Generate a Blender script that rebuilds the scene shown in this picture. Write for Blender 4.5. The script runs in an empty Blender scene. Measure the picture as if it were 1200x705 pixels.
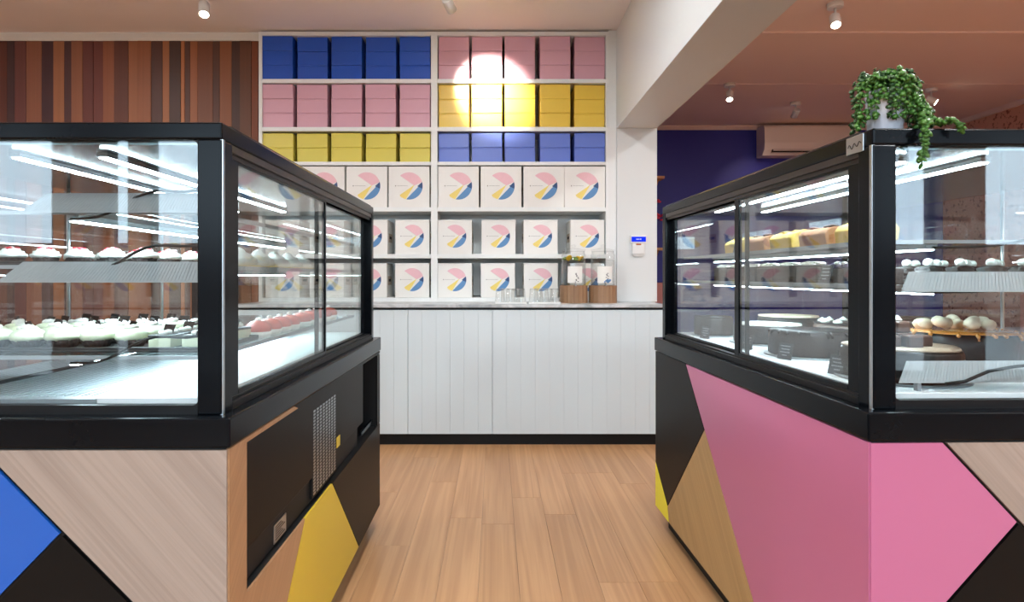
import bpy, bmesh, math, random
from mathutils import Vector, Matrix
random.seed(7)
S = bpy.context.scene
COL = S.collection
H = 1.13                                   # eye height

# ------------------------------------------------------------------ camera
cam_d = bpy.data.cameras.new('camera'); cam = bpy.data.objects.new('camera', cam_d); COL.objects.link(cam)
cam.location = (0, 0, H); cam.rotation_euler = (math.pi/2, 0, 0)
cam_d.sensor_width = 36; cam_d.lens = 21.0
cam_d.shift_x = 20/1200; cam_d.shift_y = -29.5/1200
cam_d.clip_start = 0.05; cam_d.clip_end = 200
S.camera = cam

# ------------------------------------------------------------------ world (soft overcast sky) and exposure
w = bpy.data.worlds.new('overcast_sky'); S.world = w; w.use_nodes = True
nt = w.node_tree; nt.nodes.clear()
bg = nt.nodes.new('ShaderNodeBackground'); wo = nt.nodes.new('ShaderNodeOutputWorld')
bg.inputs['Color'].default_value = (0.66, 0.84, 1.0, 1); bg.inputs['Strength'].default_value = 5.5
nt.links.new(bg.outputs[0], wo.inputs[0])
S.view_settings.view_transform = 'Standard'; S.view_settings.look = 'None'
S.view_settings.exposure = 0.55; S.view_settings.gamma = 1; S.view_settings.use_curve_mapping = False
S.cycles.max_bounces = 10; S.cycles.diffuse_bounces = 4; S.cycles.glossy_bounces = 5
S.cycles.transparent_max_bounces = 32; S.cycles.transmission_bounces = 8
S.cycles.caustics_reflective = False; S.cycles.caustics_refractive = False
S.cycles.sample_clamp_indirect = 6

LED_POWER = 55.0; SPOT_W = 26.0; DOWN_W = 20.0

# room limits
XL, XR = -4.5, 5.4          # side walls
YF, YB = -2.6, 7.2          # shopfront and far blue wall
ZC = 2.93
# portals at the shopfront openings (sampling aid for the sky light)
WINS = ((-4.35, -3.72), (-3.30, -3.08), (-2.95, -0.65), (0.65, 2.2), (2.6, 3.05), (3.52, 4.13), (4.53, 5.25))
for (x0, x1) in WINS:
    ld = bpy.data.lights.new('window_portal', 'AREA'); ld.shape = 'RECTANGLE'; ld.size = x1-x0; ld.size_y = 2.3
    ld.cycles.is_portal = True
    lo = bpy.data.objects.new('window_portal', ld); COL.objects.link(lo)
    lo.location = ((x0+x1)/2, YF+0.02, 1.40); lo.rotation_euler = (math.pi/2, 0, 0)

# ------------------------------------------------------------------ materials
def srgb(r, g, b):
    def f(c):
        c /= 255.0
        return c/12.92 if c <= 0.04045 else ((c+0.055)/1.055)**2.4
    return (f(r), f(g), f(b), 1)
def newmat(name):
    m = bpy.data.materials.new(name); m.use_nodes = True
    return m, m.node_tree, m.node_tree.nodes['Principled BSDF']
def mat(name, rgb, rough=0.5, metal=0.0, spec=0.5, bump=0.0, bscale=60, var=0.04, coat=0.0, sss=0):
    m, t, b = newmat(name)
    N = t.nodes; L = t.links
    tc = N.new('ShaderNodeTexCoord'); no = N.new('ShaderNodeTexNoise'); no.inputs['Scale'].default_value = bscale
    L.new(tc.outputs['Object'], no.inputs['Vector'])
    mx = N.new('ShaderNodeMix'); mx.data_type = 'RGBA'
    c = rgb
    mx.inputs[6].default_value = tuple(min(1, v*(1-var)) for v in c[:3])+(1,)
    mx.inputs[7].default_value = tuple(min(1, v*(1+var)) for v in c[:3])+(1,)
    L.new(no.outputs['Fac'], mx.inputs[0]); L.new(mx.outputs[2], b.inputs['Base Color'])
    b.inputs['Roughness'].default_value = rough; b.inputs['Metallic'].default_value = metal
    b.inputs['Specular IOR Level'].default_value = spec
    b.inputs['Coat Weight'].default_value = coat
    if bump:
        bp = N.new('ShaderNodeBump'); bp.inputs['Strength'].default_value = bump; bp.inputs['Distance'].default_value = 0.002
        L.new(no.outputs['Fac'], bp.inputs['Height']); L.new(bp.outputs[0], b.inputs['Normal'])
    return m
def wood(name, dark, light, scale=(60, 1.5, 60), rot=(0, 0, 0), rough=0.45, objcol=False, rand=0.0, use_island=False, wavy=1.5, bump=0.15, fine=False):
    """grain runs along the axis with the small scale; coordinates shift per object so pieces differ"""
    m, t, b = newmat(name); N = t.nodes; L = t.links
    tc = N.new('ShaderNodeTexCoord'); mp = N.new('ShaderNodeMapping')
    oi = N.new('ShaderNodeObjectInfo')
    rnd = oi.outputs['Random']
    if use_island:
        ge = N.new('ShaderNodeNewGeometry'); rnd = ge.outputs['Random Per Island']
    mul = N.new('ShaderNodeMath'); mul.operation = 'MULTIPLY'; mul.inputs[1].default_value = 37.0
    L.new(rnd, mul.inputs[0])
    rotn = N.new('ShaderNodeMapping'); rotn.inputs['Rotation'].default_value = rot
    L.new(tc.outputs['Object'], rotn.inputs['Vector'])
    add = N.new('ShaderNodeVectorMath'); add.operation = 'ADD'
    L.new(rotn.outputs[0], add.inputs[0]); L.new(mul.outputs[0], add.inputs[1])
    mp.inputs['Scale'].default_value = scale
    L.new(add.outputs[0], mp.inputs['Vector'])
    n1 = N.new('ShaderNodeTexNoise'); n1.inputs['Scale'].default_value = 1; n1.inputs['Detail'].default_value = 6
    n1.inputs['Distortion'].default_value = wavy*0.3
    L.new(mp.outputs[0], n1.inputs['Vector'])
    mp2 = N.new('ShaderNodeMapping'); mp2.inputs['Scale'].default_value = tuple(s*0.13 for s in scale)
    L.new(add.outputs[0], mp2.inputs['Vector'])
    n2 = N.new('ShaderNodeTexNoise'); n2.inputs['Scale'].default_value = 1; n2.inputs['Detail'].default_value = 3; n2.inputs['Distortion'].default_value = wavy
    L.new(mp2.outputs[0], n2.inputs['Vector'])
    sn = N.new('ShaderNodeMath'); sn.operation = 'MULTIPLY'; sn.inputs[1].default_value = 14 if fine else 22
    L.new(n2.outputs['Fac'], sn.inputs[0])
    si = N.new('ShaderNodeMath'); si.operation = 'SINE'; L.new(sn.outputs[0], si.inputs[0])
    mr = N.new('ShaderNodeMapRange'); mr.inputs[1].default_value = -1; mr.inputs[2].default_value = 1; mr.inputs[3].default_value = 0.1; mr.inputs[4].default_value = 0.30 if fine else 0.4
    L.new(si.outputs[0], mr.inputs[0])
    ad = N.new('ShaderNodeMath'); ad.operation = 'ADD'; L.new(mr.outputs[0], ad.inputs[0])
    m2 = N.new('ShaderNodeMath'); m2.operation = 'MULTIPLY'; m2.inputs[1].default_value = 0.9 if fine else 0.6; L.new(n1.outputs['Fac'], m2.inputs[0])
    L.new(m2.outputs[0], ad.inputs[1])
    mx = N.new('ShaderNodeMix'); mx.data_type = 'RGBA'; L.new(ad.outputs[0], mx.inputs[0])
    mx.inputs[6].default_value = dark; mx.inputs[7].default_value = light
    out = mx.outputs[2]
    if objcol:
        mm = N.new('ShaderNodeMix'); mm.data_type = 'RGBA'; mm.blend_type = 'MULTIPLY'; mm.inputs[0].default_value = 1
        L.new(out, mm.inputs[6]); L.new(oi.outputs['Color'], mm.inputs[7]); out = mm.outputs[2]
    if rand:
        hs = N.new('ShaderNodeHueSaturation'); r2 = N.new('ShaderNodeMapRange')
        r2.inputs[3].default_value = 1-rand; r2.inputs[4].default_value = 1+rand
        L.new(rnd, r2.inputs[0]); L.new(r2.outputs[0], hs.inputs['Value']); L.new(out, hs.inputs['Color']); out = hs.outputs[0]
    L.new(out, b.inputs['Base Color'])
    b.inputs['Roughness'].default_value = rough
    bp = N.new('ShaderNodeBump'); bp.inputs['Strength'].default_value = bump; bp.inputs['Distance'].default_value = 0.001
    L.new(ad.outputs[0], bp.inputs['Height']); L.new(bp.outputs[0], b.inputs['Normal'])
    return m
def emis(name, rgb, strength):
    m = bpy.data.materials.new(name); m.use_nodes = True; t = m.node_tree; t.nodes.clear()
    e = t.nodes.new('ShaderNodeEmission'); e.inputs[0].default_value = rgb; e.inputs[1].default_value = strength
    o = t.nodes.new('ShaderNodeOutputMaterial'); t.links.new(e.outputs[0], o.inputs[0]); return m
def glassmat(name, tint=(0.97, 0.99, 0.98, 1), ior=1.5, rough=0.0, haze=0.0):
    m = bpy.data.materials.new(name); m.use_nodes = True; t = m.node_tree; N = t.nodes; L = t.links; N.clear()
    tr = N.new('ShaderNodeBsdfTransparent'); tr.inputs[0].default_value = tint
    gl = N.new('ShaderNodeBsdfGlossy'); gl.inputs['Roughness'].default_value = rough
    fr = N.new('ShaderNodeFresnel'); ge = N.new('ShaderNodeNewGeometry'); mi = N.new('ShaderNodeMapRange')
    mi.inputs[3].default_value = ior; mi.inputs[4].default_value = 1/ior        # same reflectance on both faces of a pane
    L.new(ge.outputs['Backfacing'], mi.inputs[0]); L.new(mi.outputs[0], fr.inputs['IOR'])
    mx = N.new('ShaderNodeMixShader'); o = N.new('ShaderNodeOutputMaterial')
    L.new(fr.outputs[0], mx.inputs[0]); L.new(tr.outputs[0], mx.inputs[1]); L.new(gl.outputs[0], mx.inputs[2])
    L.new(mx.outputs[0], o.inputs[0]); return m

M = {}
M['white'] = mat('white_paint', srgb(230, 233, 232), 0.5, var=0.01)
M['column'] = mat('column_paint', srgb(216, 220, 220), 0.5, var=0.01)
M['ceil'] = mat('ceiling_paint', srgb(240, 232, 229), 0.7, var=0.01)
M['pinkceil'] = mat('blush_ceiling_paint', srgb(234, 212, 204), 0.7, var=0.02, bscale=2)
M['blue_wall'] = mat('navy_wall_paint', srgb(24, 27, 138), 0.5, var=0.03, bscale=3)
M['plaster'] = mat('grey_wall_paint', srgb(200, 190, 184), 0.7, var=0.02)
M['pillar'] = mat('brown_brick_paint', srgb(104, 72, 56), 0.7, var=0.1, bscale=6)
M['black'] = mat('black_frame_paint', srgb(9, 12, 16), 0.2, spec=0.12, var=0.05)
M['black_satin'] = mat('black_satin_laminate', srgb(15, 13, 12), 0.42, spec=0.12, var=0.05)
M['black_matt'] = mat('black_matt_paint', srgb(9, 9, 10), 0.55, spec=0.3, var=0.05)
M['gasket'] = mat('black_rubber', srgb(8, 8, 9), 0.45, spec=0.3)
M['bronze'] = mat('brushed_dark_lid', srgb(40, 34, 31), 0.35, spec=0.4, var=0.08)
M['counter'] = mat('pale_grey_cabinet_paint', srgb(204, 215, 220), 0.45, var=0.01)
M['steel'] = mat('stainless_steel', srgb(190, 195, 198), 0.3, metal=1.0, var=0.03)
M['ribsteel'] = mat('satin_aluminium', srgb(150, 156, 160), 0.5, metal=0.5, var=0.03)
M['liner'] = mat('brushed_hood_liner', srgb(120, 130, 130), 0.16, metal=0.9, var=0.03)
M['deck'] = mat('white_display_deck', srgb(244, 246, 248), 0.25, var=0.01)
M['pink_lam'] = mat('pink_laminate', srgb(178, 99, 134), 0.3, var=0.02, bscale=3)
M['blue_lam'] = mat('blue_laminate', srgb(18, 84, 172), 0.3, var=0.03, bscale=3)
M['yel_lam'] = mat('yellow_laminate', srgb(196, 166, 44), 0.35, var=0.03, bscale=3)
M['yel2_lam'] = mat('lemon_laminate', srgb(238, 226, 50), 0.35, var=0.03, bscale=3)
M['oak'] = wood('limed_oak_laminate', srgb(118, 102, 92), srgb(160, 144, 132), (3.0, 150, 150), (0, math.radians(-48), 0), wavy=0.5, fine=True)
M['oak_side'] = wood('oak_laminate_aisle', srgb(124, 88, 60), srgb(166, 126, 90), (150, 3.0, 150), (math.radians(-48), 0, 0), wavy=0.5, fine=True)
M['oak_right'] = wood('golden_oak_laminate', srgb(140, 108, 68), srgb(180, 146, 100), (150, 3.0, 150), (math.radians(-48), 0, 0), wavy=0.5, fine=True)
M['oak_edge'] = wood('oak_edge_strip', srgb(176, 128, 88), srgb(214, 172, 132), (70, 2.2, 70), wavy=0.8)
M['floor'] = wood('oak_vinyl_plank', srgb(158, 112, 72), srgb(206, 160, 116), (60, 1.4, 60), rough=0.34, rand=0.05, wavy=2.0, bump=0.06)
M['floor_far'] = wood('oak_vinyl_plank_field', srgb(158, 112, 72), srgb(206, 160, 116), (60, 1.4, 60), rough=0.34, rand=0.05, wavy=2.0, bump=0.06, use_island=True)
M['board'] = wood('cedar_board', (0.80, 0.78, 0.76, 1), (1.05, 1.03, 1.0, 1), (90, 90, 1.3), rough=0.5, objcol=True, wavy=1.5)
M['basewood'] = wood('acacia_staves', srgb(112, 80, 56), srgb(176, 138, 104), (50, 50, 2.0), rough=0.5, wavy=1.2)
M['pegwood'] = wood('pine_shelf', srgb(190, 130, 80), srgb(226, 172, 120), (2, 50, 50), wavy=1)
M['glass'] = glassmat('clear_glass', (0.965, 0.985, 0.98, 1), 1.8)
M['frontglass'] = glassmat('front_glass', (0.965, 0.985, 0.98, 1), 1.62)
M['shelfglass'] = glassmat('shelf_glass', (0.90, 0.965, 0.95, 1), 1.5)
M['jarglass'] = glassmat('jar_glass', (0.985, 0.99, 0.99, 1), 1.45)
M['water'] = glassmat('water', (0.96, 0.975, 0.975, 1), 1.2)
M['winglass'] = glassmat('window_glass', (0.97, 0.98, 0.98, 1), 1.3)
M['led'] = emis('cool_led', (0.72, 0.90, 1.0, 1), LED_POWER)
M['lamp'] = emis('warm_lamp_disc', (1.0, 0.86, 0.68, 1), 18)
M['lcd'] = emis('blue_lcd', srgb(20, 50, 230), 0.9)
M['amber'] = emis('amber_indicator', srgb(190, 90, 30), 0.6)
for k, c in dict(bx_blue=(30, 84, 190), bx_blue2=(98, 122, 208), bx_pink=(214, 166, 182), bx_yellow=(214, 200, 84), bx_yellow2=(232, 198, 74)).items():
    M[k] = mat(k.replace('bx_', 'card_'), srgb(*c), 0.32, var=0.02, bscale=20)
M['cream'] = mat('white_card', srgb(232, 231, 226), 0.5, var=0.01)
M['kraft'] = mat('inner_card', srgb(190, 172, 152), 0.7, var=0.04)
M['p_pink'] = mat('pink_print', srgb(232, 186, 194), 0.5); M['p_blue'] = mat('blue_print', srgb(90, 138, 188), 0.5)
M['p_navy'] = mat('navy_print', srgb(44, 76, 122), 0.5); M['p_yel'] = mat('yellow_print', srgb(238, 214, 116), 0.5)
M['p_grey'] = mat('grey_print', srgb(130, 126, 124), 0.5)
M['dark'] = mat('dark_slot', srgb(30, 26, 24), 0.8)
M['choc'] = mat('dark_chocolate', srgb(24, 16, 14), 0.38, spec=0.3, bump=0.5, bscale=45, var=0.15)
M['choc2'] = mat('chocolate_sponge', srgb(38, 27, 24), 0.7, bump=0.8, bscale=120, var=0.25)
M['milkchoc'] = mat('milk_chocolate', srgb(72, 46, 36), 0.4, bump=0.4, bscale=60, var=0.12)
M['dusted'] = mat('dusted_ganache', srgb(150, 128, 108), 0.5, bump=0.4, bscale=50, var=0.2)
M['icing'] = mat('white_icing', srgb(248, 244, 236), 0.5, bump=0.4, bscale=60, var=0.03)
M['creamy'] = mat('pistachio_cream', srgb(236, 240, 208), 0.45, bump=0.5, bscale=70, var=0.05)
M['caramel'] = mat('caramel_glaze', srgb(196, 122, 48), 0.2, bump=0.3, bscale=30, var=0.2, coat=0.6)
M['marsh'] = mat('toasted_marshmallow', srgb(238, 214, 188), 0.6, bump=0.3, bscale=40, var=0.1)
M['berry'] = mat('red_berry', srgb(206, 44, 58), 0.25, bump=0.4, bscale=90, var=0.12, coat=0.4)
M['coral'] = mat('coral_glaze', srgb(222, 104, 92), 0.2, var=0.1, coat=0.5)
M['paper'] = mat('dark_paper_case', srgb(52, 42, 40), 0.7, var=0.1)
M['lemoncake'] = mat('lemon_sponge', srgb(232, 196, 96), 0.7, bump=0.7, bscale=110, var=0.1)
M['browncake'] = mat('baked_crust', srgb(168, 112, 66), 0.65, bump=0.7, bscale=90, var=0.15)
M['plum'] = mat('plum_glaze', srgb(92, 80, 120), 0.35, var=0.15)
M['traydark'] = mat('black_serving_tray', srgb(34, 34, 36), 0.35)
M['tag'] = mat('price_tag_black', srgb(46, 50, 56), 0.4); M['chalk'] = mat('chalk_lettering', srgb(170, 176, 182), 0.8)
M['leaf'] = mat('glossy_green_leaf', srgb(66, 112, 42), 0.4, var=0.35, bscale=40)
M['leafdark'] = mat('deep_green_leaf', srgb(36, 72, 32), 0.45, var=0.3, bscale=40)
M['pot'] = mat('white_glazed_pot', srgb(222, 226, 238), 0.3, var=0.01)
M['soil'] = mat('potting_soil', srgb(50, 36, 28), 0.9)
M['lemon'] = mat('lemon_slice', srgb(236, 196, 40), 0.4); M['lime'] = mat('lime_slice', srgb(96, 130, 40), 0.4)
M['flower'] = mat('hot_pink_petal', srgb(226, 50, 90), 0.5, var=0.15); M['orangefl'] = mat('orange_petal', srgb(240, 140, 60), 0.5)
M['plastic'] = mat('white_plastic', srgb(228, 228, 226), 0.4, var=0.01)
M['acwhite'] = mat('warm_white_plastic', srgb(230, 216, 208), 0.4, var=0.01)
M['pinkbench'] = mat('blush_upholstery', srgb(206, 140, 132), 0.8, var=0.06)
M['pave'] = mat('grey_pavement', srgb(150, 148, 145), 0.9, var=0.1, bscale=3)
# marble
m, t, b = newmat('grey_marble'); N = t.nodes; L = t.links
tc = N.new('ShaderNodeTexCoord'); no = N.new('ShaderNodeTexNoise'); no.inputs['Scale'].default_value = 5; no.inputs['Detail'].default_value = 8; no.inputs['Distortion'].default_value = 2
cr = N.new('ShaderNodeValToRGB'); cr.color_ramp.elements[0].position = 0.35; cr.color_ramp.elements[0].color = srgb(150, 156, 160)
cr.color_ramp.elements[1].position = 0.6; cr.color_ramp.elements[1].color = srgb(208, 211, 213)
L.new(tc.outputs['Object'], no.inputs['Vector']); L.new(no.outputs['Fac'], cr.inputs[0]); L.new(cr.outputs[0], b.inputs['Base Color']); b.inputs['Roughness'].default_value = 0.3
M['marble'] = m
# copper wallpaper with torn dark flecks
m, t, b = newmat('copper_fleck_wallpaper'); N = t.nodes; L = t.links
tc = N.new('ShaderNodeTexCoord'); no = N.new('ShaderNodeTexNoise'); no.inputs['Scale'].default_value = 26; no.inputs['Detail'].default_value = 5
cr = N.new('ShaderNodeValToRGB'); cr.color_ramp.elements[0].position = 0.36; cr.color_ramp.elements[0].color = srgb(140, 92, 76)
cr.color_ramp.elements[1].position = 0.43; cr.color_ramp.elements[1].color = srgb(206, 156, 134)
L.new(tc.outputs['Object'], no.inputs['Vector']); L.new(no.outputs['Fac'], cr.inputs[0]); L.new(cr.outputs[0], b.inputs['Base Color']); b.inputs['Roughness'].default_value = 0.6
M['wallpaper'] = m

# ------------------------------------------------------------------ helpers
class MB:
    def __init__(s): s.b = bmesh.new(); s.mi = 0
    def box(s, x0, x1, y0, y1, z0, z1):
        v = [s.b.verts.new(p) for p in ((x0,y0,z0),(x1,y0,z0),(x1,y1,z0),(x0,y1,z0),(x0,y0,z1),(x1,y0,z1),(x1,y1,z1),(x0,y1,z1))]
        for f in ((3,2,1,0),(4,5,6,7),(0,1,5,4),(1,2,6,5),(2,3,7,6),(3,0,4,7)):
            fc = s.b.faces.new([v[i] for i in f]); fc.material_index = s.mi
        return s
    def prism(s, pts, off):
        off = Vector(off); n = len(pts)
        a = [s.b.verts.new(p) for p in pts]; c = [s.b.verts.new(Vector(p)+off) for p in pts]
        s.b.faces.new(a).material_index = s.mi; s.b.faces.new(c[::-1]).material_index = s.mi
        for i in range(n):
            s.b.faces.new((a[i], a[(i+1) % n], c[(i+1) % n], c[i])).material_index = s.mi
        return s
    def lathe(s, prof, cx=0, cy=0, seg=20, rf=None, cap=True, smooth=True):
        rings = []
        for (r, z) in prof:
            ring = []
            for i in range(seg):
                a = 2*math.pi*i/seg; rr = r*(rf(a, z) if rf else 1)
                ring.append(s.b.verts.new((cx+rr*math.cos(a), cy+rr*math.sin(a), z)))
            rings.append(ring)
        for k in range(len(rings)-1):
            for i in range(seg):
                f = s.b.faces.new((rings[k][i], rings[k][(i+1) % seg], rings[k+1][(i+1) % seg], rings[k+1][i])); f.smooth = smooth; f.material_index = s.mi
        if cap:
            for rg, rev in ((rings[0], True), (rings[-1], False)):
                f = s.b.faces.new(rg[::-1] if rev else rg); f.material_index = s.mi
        return s
    def tube(s, pts, r, seg=8, smooth=True):
        pts = [Vector(p) for p in pts]; rings = []
        for i, p in enumerate(pts):
            d = (pts[min(i+1, len(pts)-1)]-pts[max(i-1, 0)]).normalized()
            up = Vector((0, 0, 1)) if abs(d.z) < 0.9 else Vector((1, 0, 0))
            a = d.cross(up).normalized(); c = d.cross(a)
            rr = r[i] if isinstance(r, (list, tuple)) else r
            rings.append([s.b.verts.new(p+a*math.cos(q)*rr+c*math.sin(q)*rr) for q in [2*math.pi*j/seg for j in range(seg)]])
        for k in range(len(rings)-1):
            for i in range(seg):
                f = s.b.faces.new((rings[k][i], rings[k][(i+1) % seg], rings[k+1][(i+1) % seg], rings[k+1][i])); f.smooth = smooth; f.material_index = s.mi
        s.b.faces.new(rings[0][::-1]).material_index = s.mi; s.b.faces.new(rings[-1]).material_index = s.mi
        return s
    def blob(s, c, r, sq=(1, 1, 1), sub=2, jit=0.0, rot=None):
        g = bmesh.ops.create_icosphere(s.b, subdivisions=sub, radius=1)
        for v in g['verts']:
            k = 1+random.uniform(-jit, jit)
            p = Vector((v.co.x*sq[0]*r*k, v.co.y*sq[1]*r*k, v.co.z*sq[2]*r*k))
            if rot: p = rot @ p
            v.co = p+Vector(c)
        for f in {f for v in g['verts'] for f in v.link_faces}: f.smooth = True; f.material_index = s.mi
        return s
    def build(s, name, mats, parent=None, bevel=0.0, loc=None):
        bmesh.ops.recalc_face_normals(s.b, faces=s.b.faces[:])
        me = bpy.data.meshes.new(name); s.b.to_mesh(me); s.b.free()
        for mm in (mats if isinstance(mats, (list, tuple)) else [mats]): me.materials.append(mm)
        o = bpy.data.objects.new(name, me); COL.objects.link(o)
        if parent: o.parent = parent
        if loc: o.location = loc
        if bevel:
            bv = o.modifiers.new('bevel', 'BEVEL'); bv.width = bevel; bv.segments = 2; bv.limit_method = 'ANGLE'
        return o
def BX(x0, x1, y0, y1, z0, z1): return MB().box(x0, x1, y0, y1, z0, z1)
def tag(o, label=None, cat=None, group=None, kind=None):
    if label: o['label'] = label
    if cat: o['category'] = cat
    if group: o['group'] = group
    if kind: o['kind'] = kind
    return o
def thing(name, label, cat, loc=(0, 0, 0), rz=0, group=None):
    o = bpy.data.objects.new(name, None); COL.objects.link(o); o.empty_display_size = 0.1
    o.location = loc; o.rotation_euler = (0, 0, rz)
    return tag(o, label, cat, group)
def struct(o): o['kind'] = 'structure'; return o
KIDS = {}
def kids(o): return [c for c in COL.objects if c.parent == o]
def copy_tree(o, loc, rz=0, label=None, group=None, tree=None, sc=None):
    tree = tree or [(c, kids(c)) for c in kids(o)]
    r = o.copy(); COL.objects.link(r); r.location = loc; r.rotation_euler = (0, 0, rz)
    if sc: r.scale = sc if isinstance(sc, tuple) else (sc, sc, sc)
    if label: r['label'] = label
    if group: r['group'] = group
    for c, gs in tree:
        d = c.copy(); COL.objects.link(d); d.parent = r
        for g in gs:
            e = g.copy(); COL.objects.link(e); e.parent = d
    return r
ORD = ['first', 'second', 'third', 'fourth', 'fifth', 'sixth', 'seventh', 'eighth', 'ninth', 'tenth']
class Proto:
    """first use moves the prototype itself, later uses copy it"""
    def __init__(s, maker): s.maker = maker; s.o = None
    def put(s, loc, rz, label, group=None, sc=None):
        if s.o is None:
            s.o = s.maker(); s.tree = [(c, kids(c)) for c in kids(s.o)]
            o = s.o; o.location = loc; o.rotation_euler = (0, 0, rz); o['label'] = label
            if group: o['group'] = group
            if sc: o.scale = sc if isinstance(sc, tuple) else (sc, sc, sc)
            return o
        return copy_tree(s.o, loc, rz, label, group, s.tree, sc)

# ================================================================== SETTING
# floor: base slab, single planks in the aisle, the rest joined
PW, PLEN, GAP = 0.148, 1.22, 0.0007
fl = struct(BX(XL-0.2, XR+0.2, YF-0.2, YB+0.2, -0.12, -0.006).build('floor', M['dark']))
me_pl = None
offs = {}
far = MB()
nx = int((XR-XL)/PW)+1
for i in range(nx):
    x0 = XL+i*PW; off = random.random()*PLEN
    j = 0; y = YF-off
    while y < YB:
        y0, y1 = max(y, YF), min(y+PLEN, YB)
        if y1 > y0+0.01:
            near = (x0 > -1.1 and x0 < 1.1 and y1 > 1.1 and y0 < 4.1 and (y1-y0) > PLEN-0.01)
            if near:
                if me_pl is None:
                    o = BX(0, PW-GAP, 0, PLEN-GAP, -0.006, 0).build('plank', M['floor'], fl, bevel=0.0006, loc=(x0, y0, 0)); me_pl = o
                else:
                    o = me_pl.copy(); COL.objects.link(o); o.parent = fl; o.location = (x0, y0, 0)
            else:
                far.box(x0, min(x0+PW, XR)-GAP, y0, y1-GAP, -0.006, 0)
        y += PLEN
tag(far.build('outer_planks', M['floor_far'], fl), kind='stuff')
# pavement outside
struct(BX(-16, 16, YF-9, YF-0.25, -0.16, -0.13).build('pavement', M['pave']))
struct(BX(-16, 16, YF-9.3, YF-9, -0.16, 1.9).build('reflection_wall', M['pillar']))  # low unseen wall, added to darken the lower part of the window reflections

# ceilings
BMX0, BMX1 = 0.892, 1.186     # beam
struct(BX(XL-0.1, BMX0+0.1, YF, 4.80, ZC, ZC+0.1).build('ceiling', M['ceil']))
c2 = struct(BX(BMX0+0.1, XR+0.1, YF, YB+0.1, ZC, ZC+0.1).build('ceiling', M['pinkceil']))
for k, yy in enumerate((1.6, 4.42)):
    struct(BX(BMX1, XR, yy-0.02, yy+0.02, ZC-0.012, ZC+0.01).build('trim_%d' % (k+1), M['pinkceil']))
struct(BX(BMX1, XR, 5.60, 5.604, ZC-0.003, ZC+0.01).build('trim_3', M['pinkceil']))
# beam and column
struct(BX(BMX0, BMX1, YF, 4.74, 2.21, ZC+0.02).build('beam', M['column'], bevel=0.002))
struct(BX(BMX0, BMX1, 4.37, 4.74, 0.94, 2.21).build('column', M['column'], bevel=0.002))
struct(BX(BMX0, BMX1, 4.42, 4.74, 0, 0.94).build('column_foot', M['column']))
# wall behind the boards, left
wb = struct(BX(XL, BMX1, 4.80, 4.9, 0, ZC).build('wall_back', M['column']))
BWX = -1.735
struct(BX(XL, BWX-0.004, 4.50, 4.80, 0, ZC).build('wall_back_left', M['dark']))
cut = [0, 32, 65, 115, 183, 235, 283, 315, 365, 410, 453, 503, 565, 605, 665, 715, 745, 795, 812, 835, 868, 935, 965, 1018, 1055, 1105, 1133]
cl = [(85,45,35),(60,40,42),(95,55,50),(125,80,60),(62,38,42),(140,92,62),(68,40,40),(128,82,58),(92,48,42),(98,50,42),(130,78,50),(88,48,34),(140,88,55),
      (132,80,48),(72,40,28),(150,95,55),(62,36,24),(160,100,55),(75,42,25),(140,85,48),(108,62,35),(75,42,26),(125,75,42),(62,36,24),(92,55,32),(120,62,30)]
bw = next(o for o in COL.objects if o.name == 'wall_back_left')
def wx(c): return (c*0.26667-580)*4.47/700
segs = [(wx(cut[i]), wx(cut[i+1]), cl[i]) for i in range(len(cl))]
x = segs[0][0]
while x > XL:
    ww = random.choice([0.07, 0.1, 0.13, 0.085]); segs.insert(0, (max(x-ww, XL), x, random.choice(cl))); x -= ww
for (a, b_, c) in segs:
    if b_-a < 0.005: continue
    dz = random.choice([0, 0.003, 0.006])
    o = BX(a+0.0008, min(b_, BWX-0.006)-0.0008, 4.47-dz, 4.50, 0.10, 2.885).build('board', M['board'], bw, bevel=0.001)
    q = srgb(*c); o.color = (min(1, q[0]*1.25), min(1, q[1]*1.2), min(1, q[2]*1.2), 1)
def cornice(name, x0, x1, y, m_):
    mb = MB(); pr = [(y, ZC-0.001), (y-0.055, ZC-0.001), (y-0.055, ZC-0.012), (y-0.03, ZC-0.03), (y-0.012, ZC-0.045), (y, ZC-0.045)]
    mb.prism([(x0, p[0], p[1]) for p in pr], (x1-x0, 0, 0)); return struct(mb.build(name, m_))
cornice('trim_4', XL, BWX-0.006, 4.47, M['white'])
cornice('trim_5', BMX1, XR, YB, M['pinkceil'])
# right room
struct(BX(BMX1, XR, YB, YB+0.1, 0, ZC).build('wall_back_right', M['blue_wall']))
struct(BX(BMX0, BMX1-0.01, 4.9, YB, 0, ZC).build('wall_passage', M['blue_wall']))
struct(BX(XR, XR+0.1, YF, YB+0.1, 0, ZC).build('wall_right', M['wallpaper']))
struct(BX(XR-0.04, XR, YF, YB-0.06, ZC-0.05, ZC-0.001).build('trim_6', M['pinkceil']))
struct(BX(XL-0.1, XL, YF, 4.9, 0, ZC).build('wall_left', M['plaster']))
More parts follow.
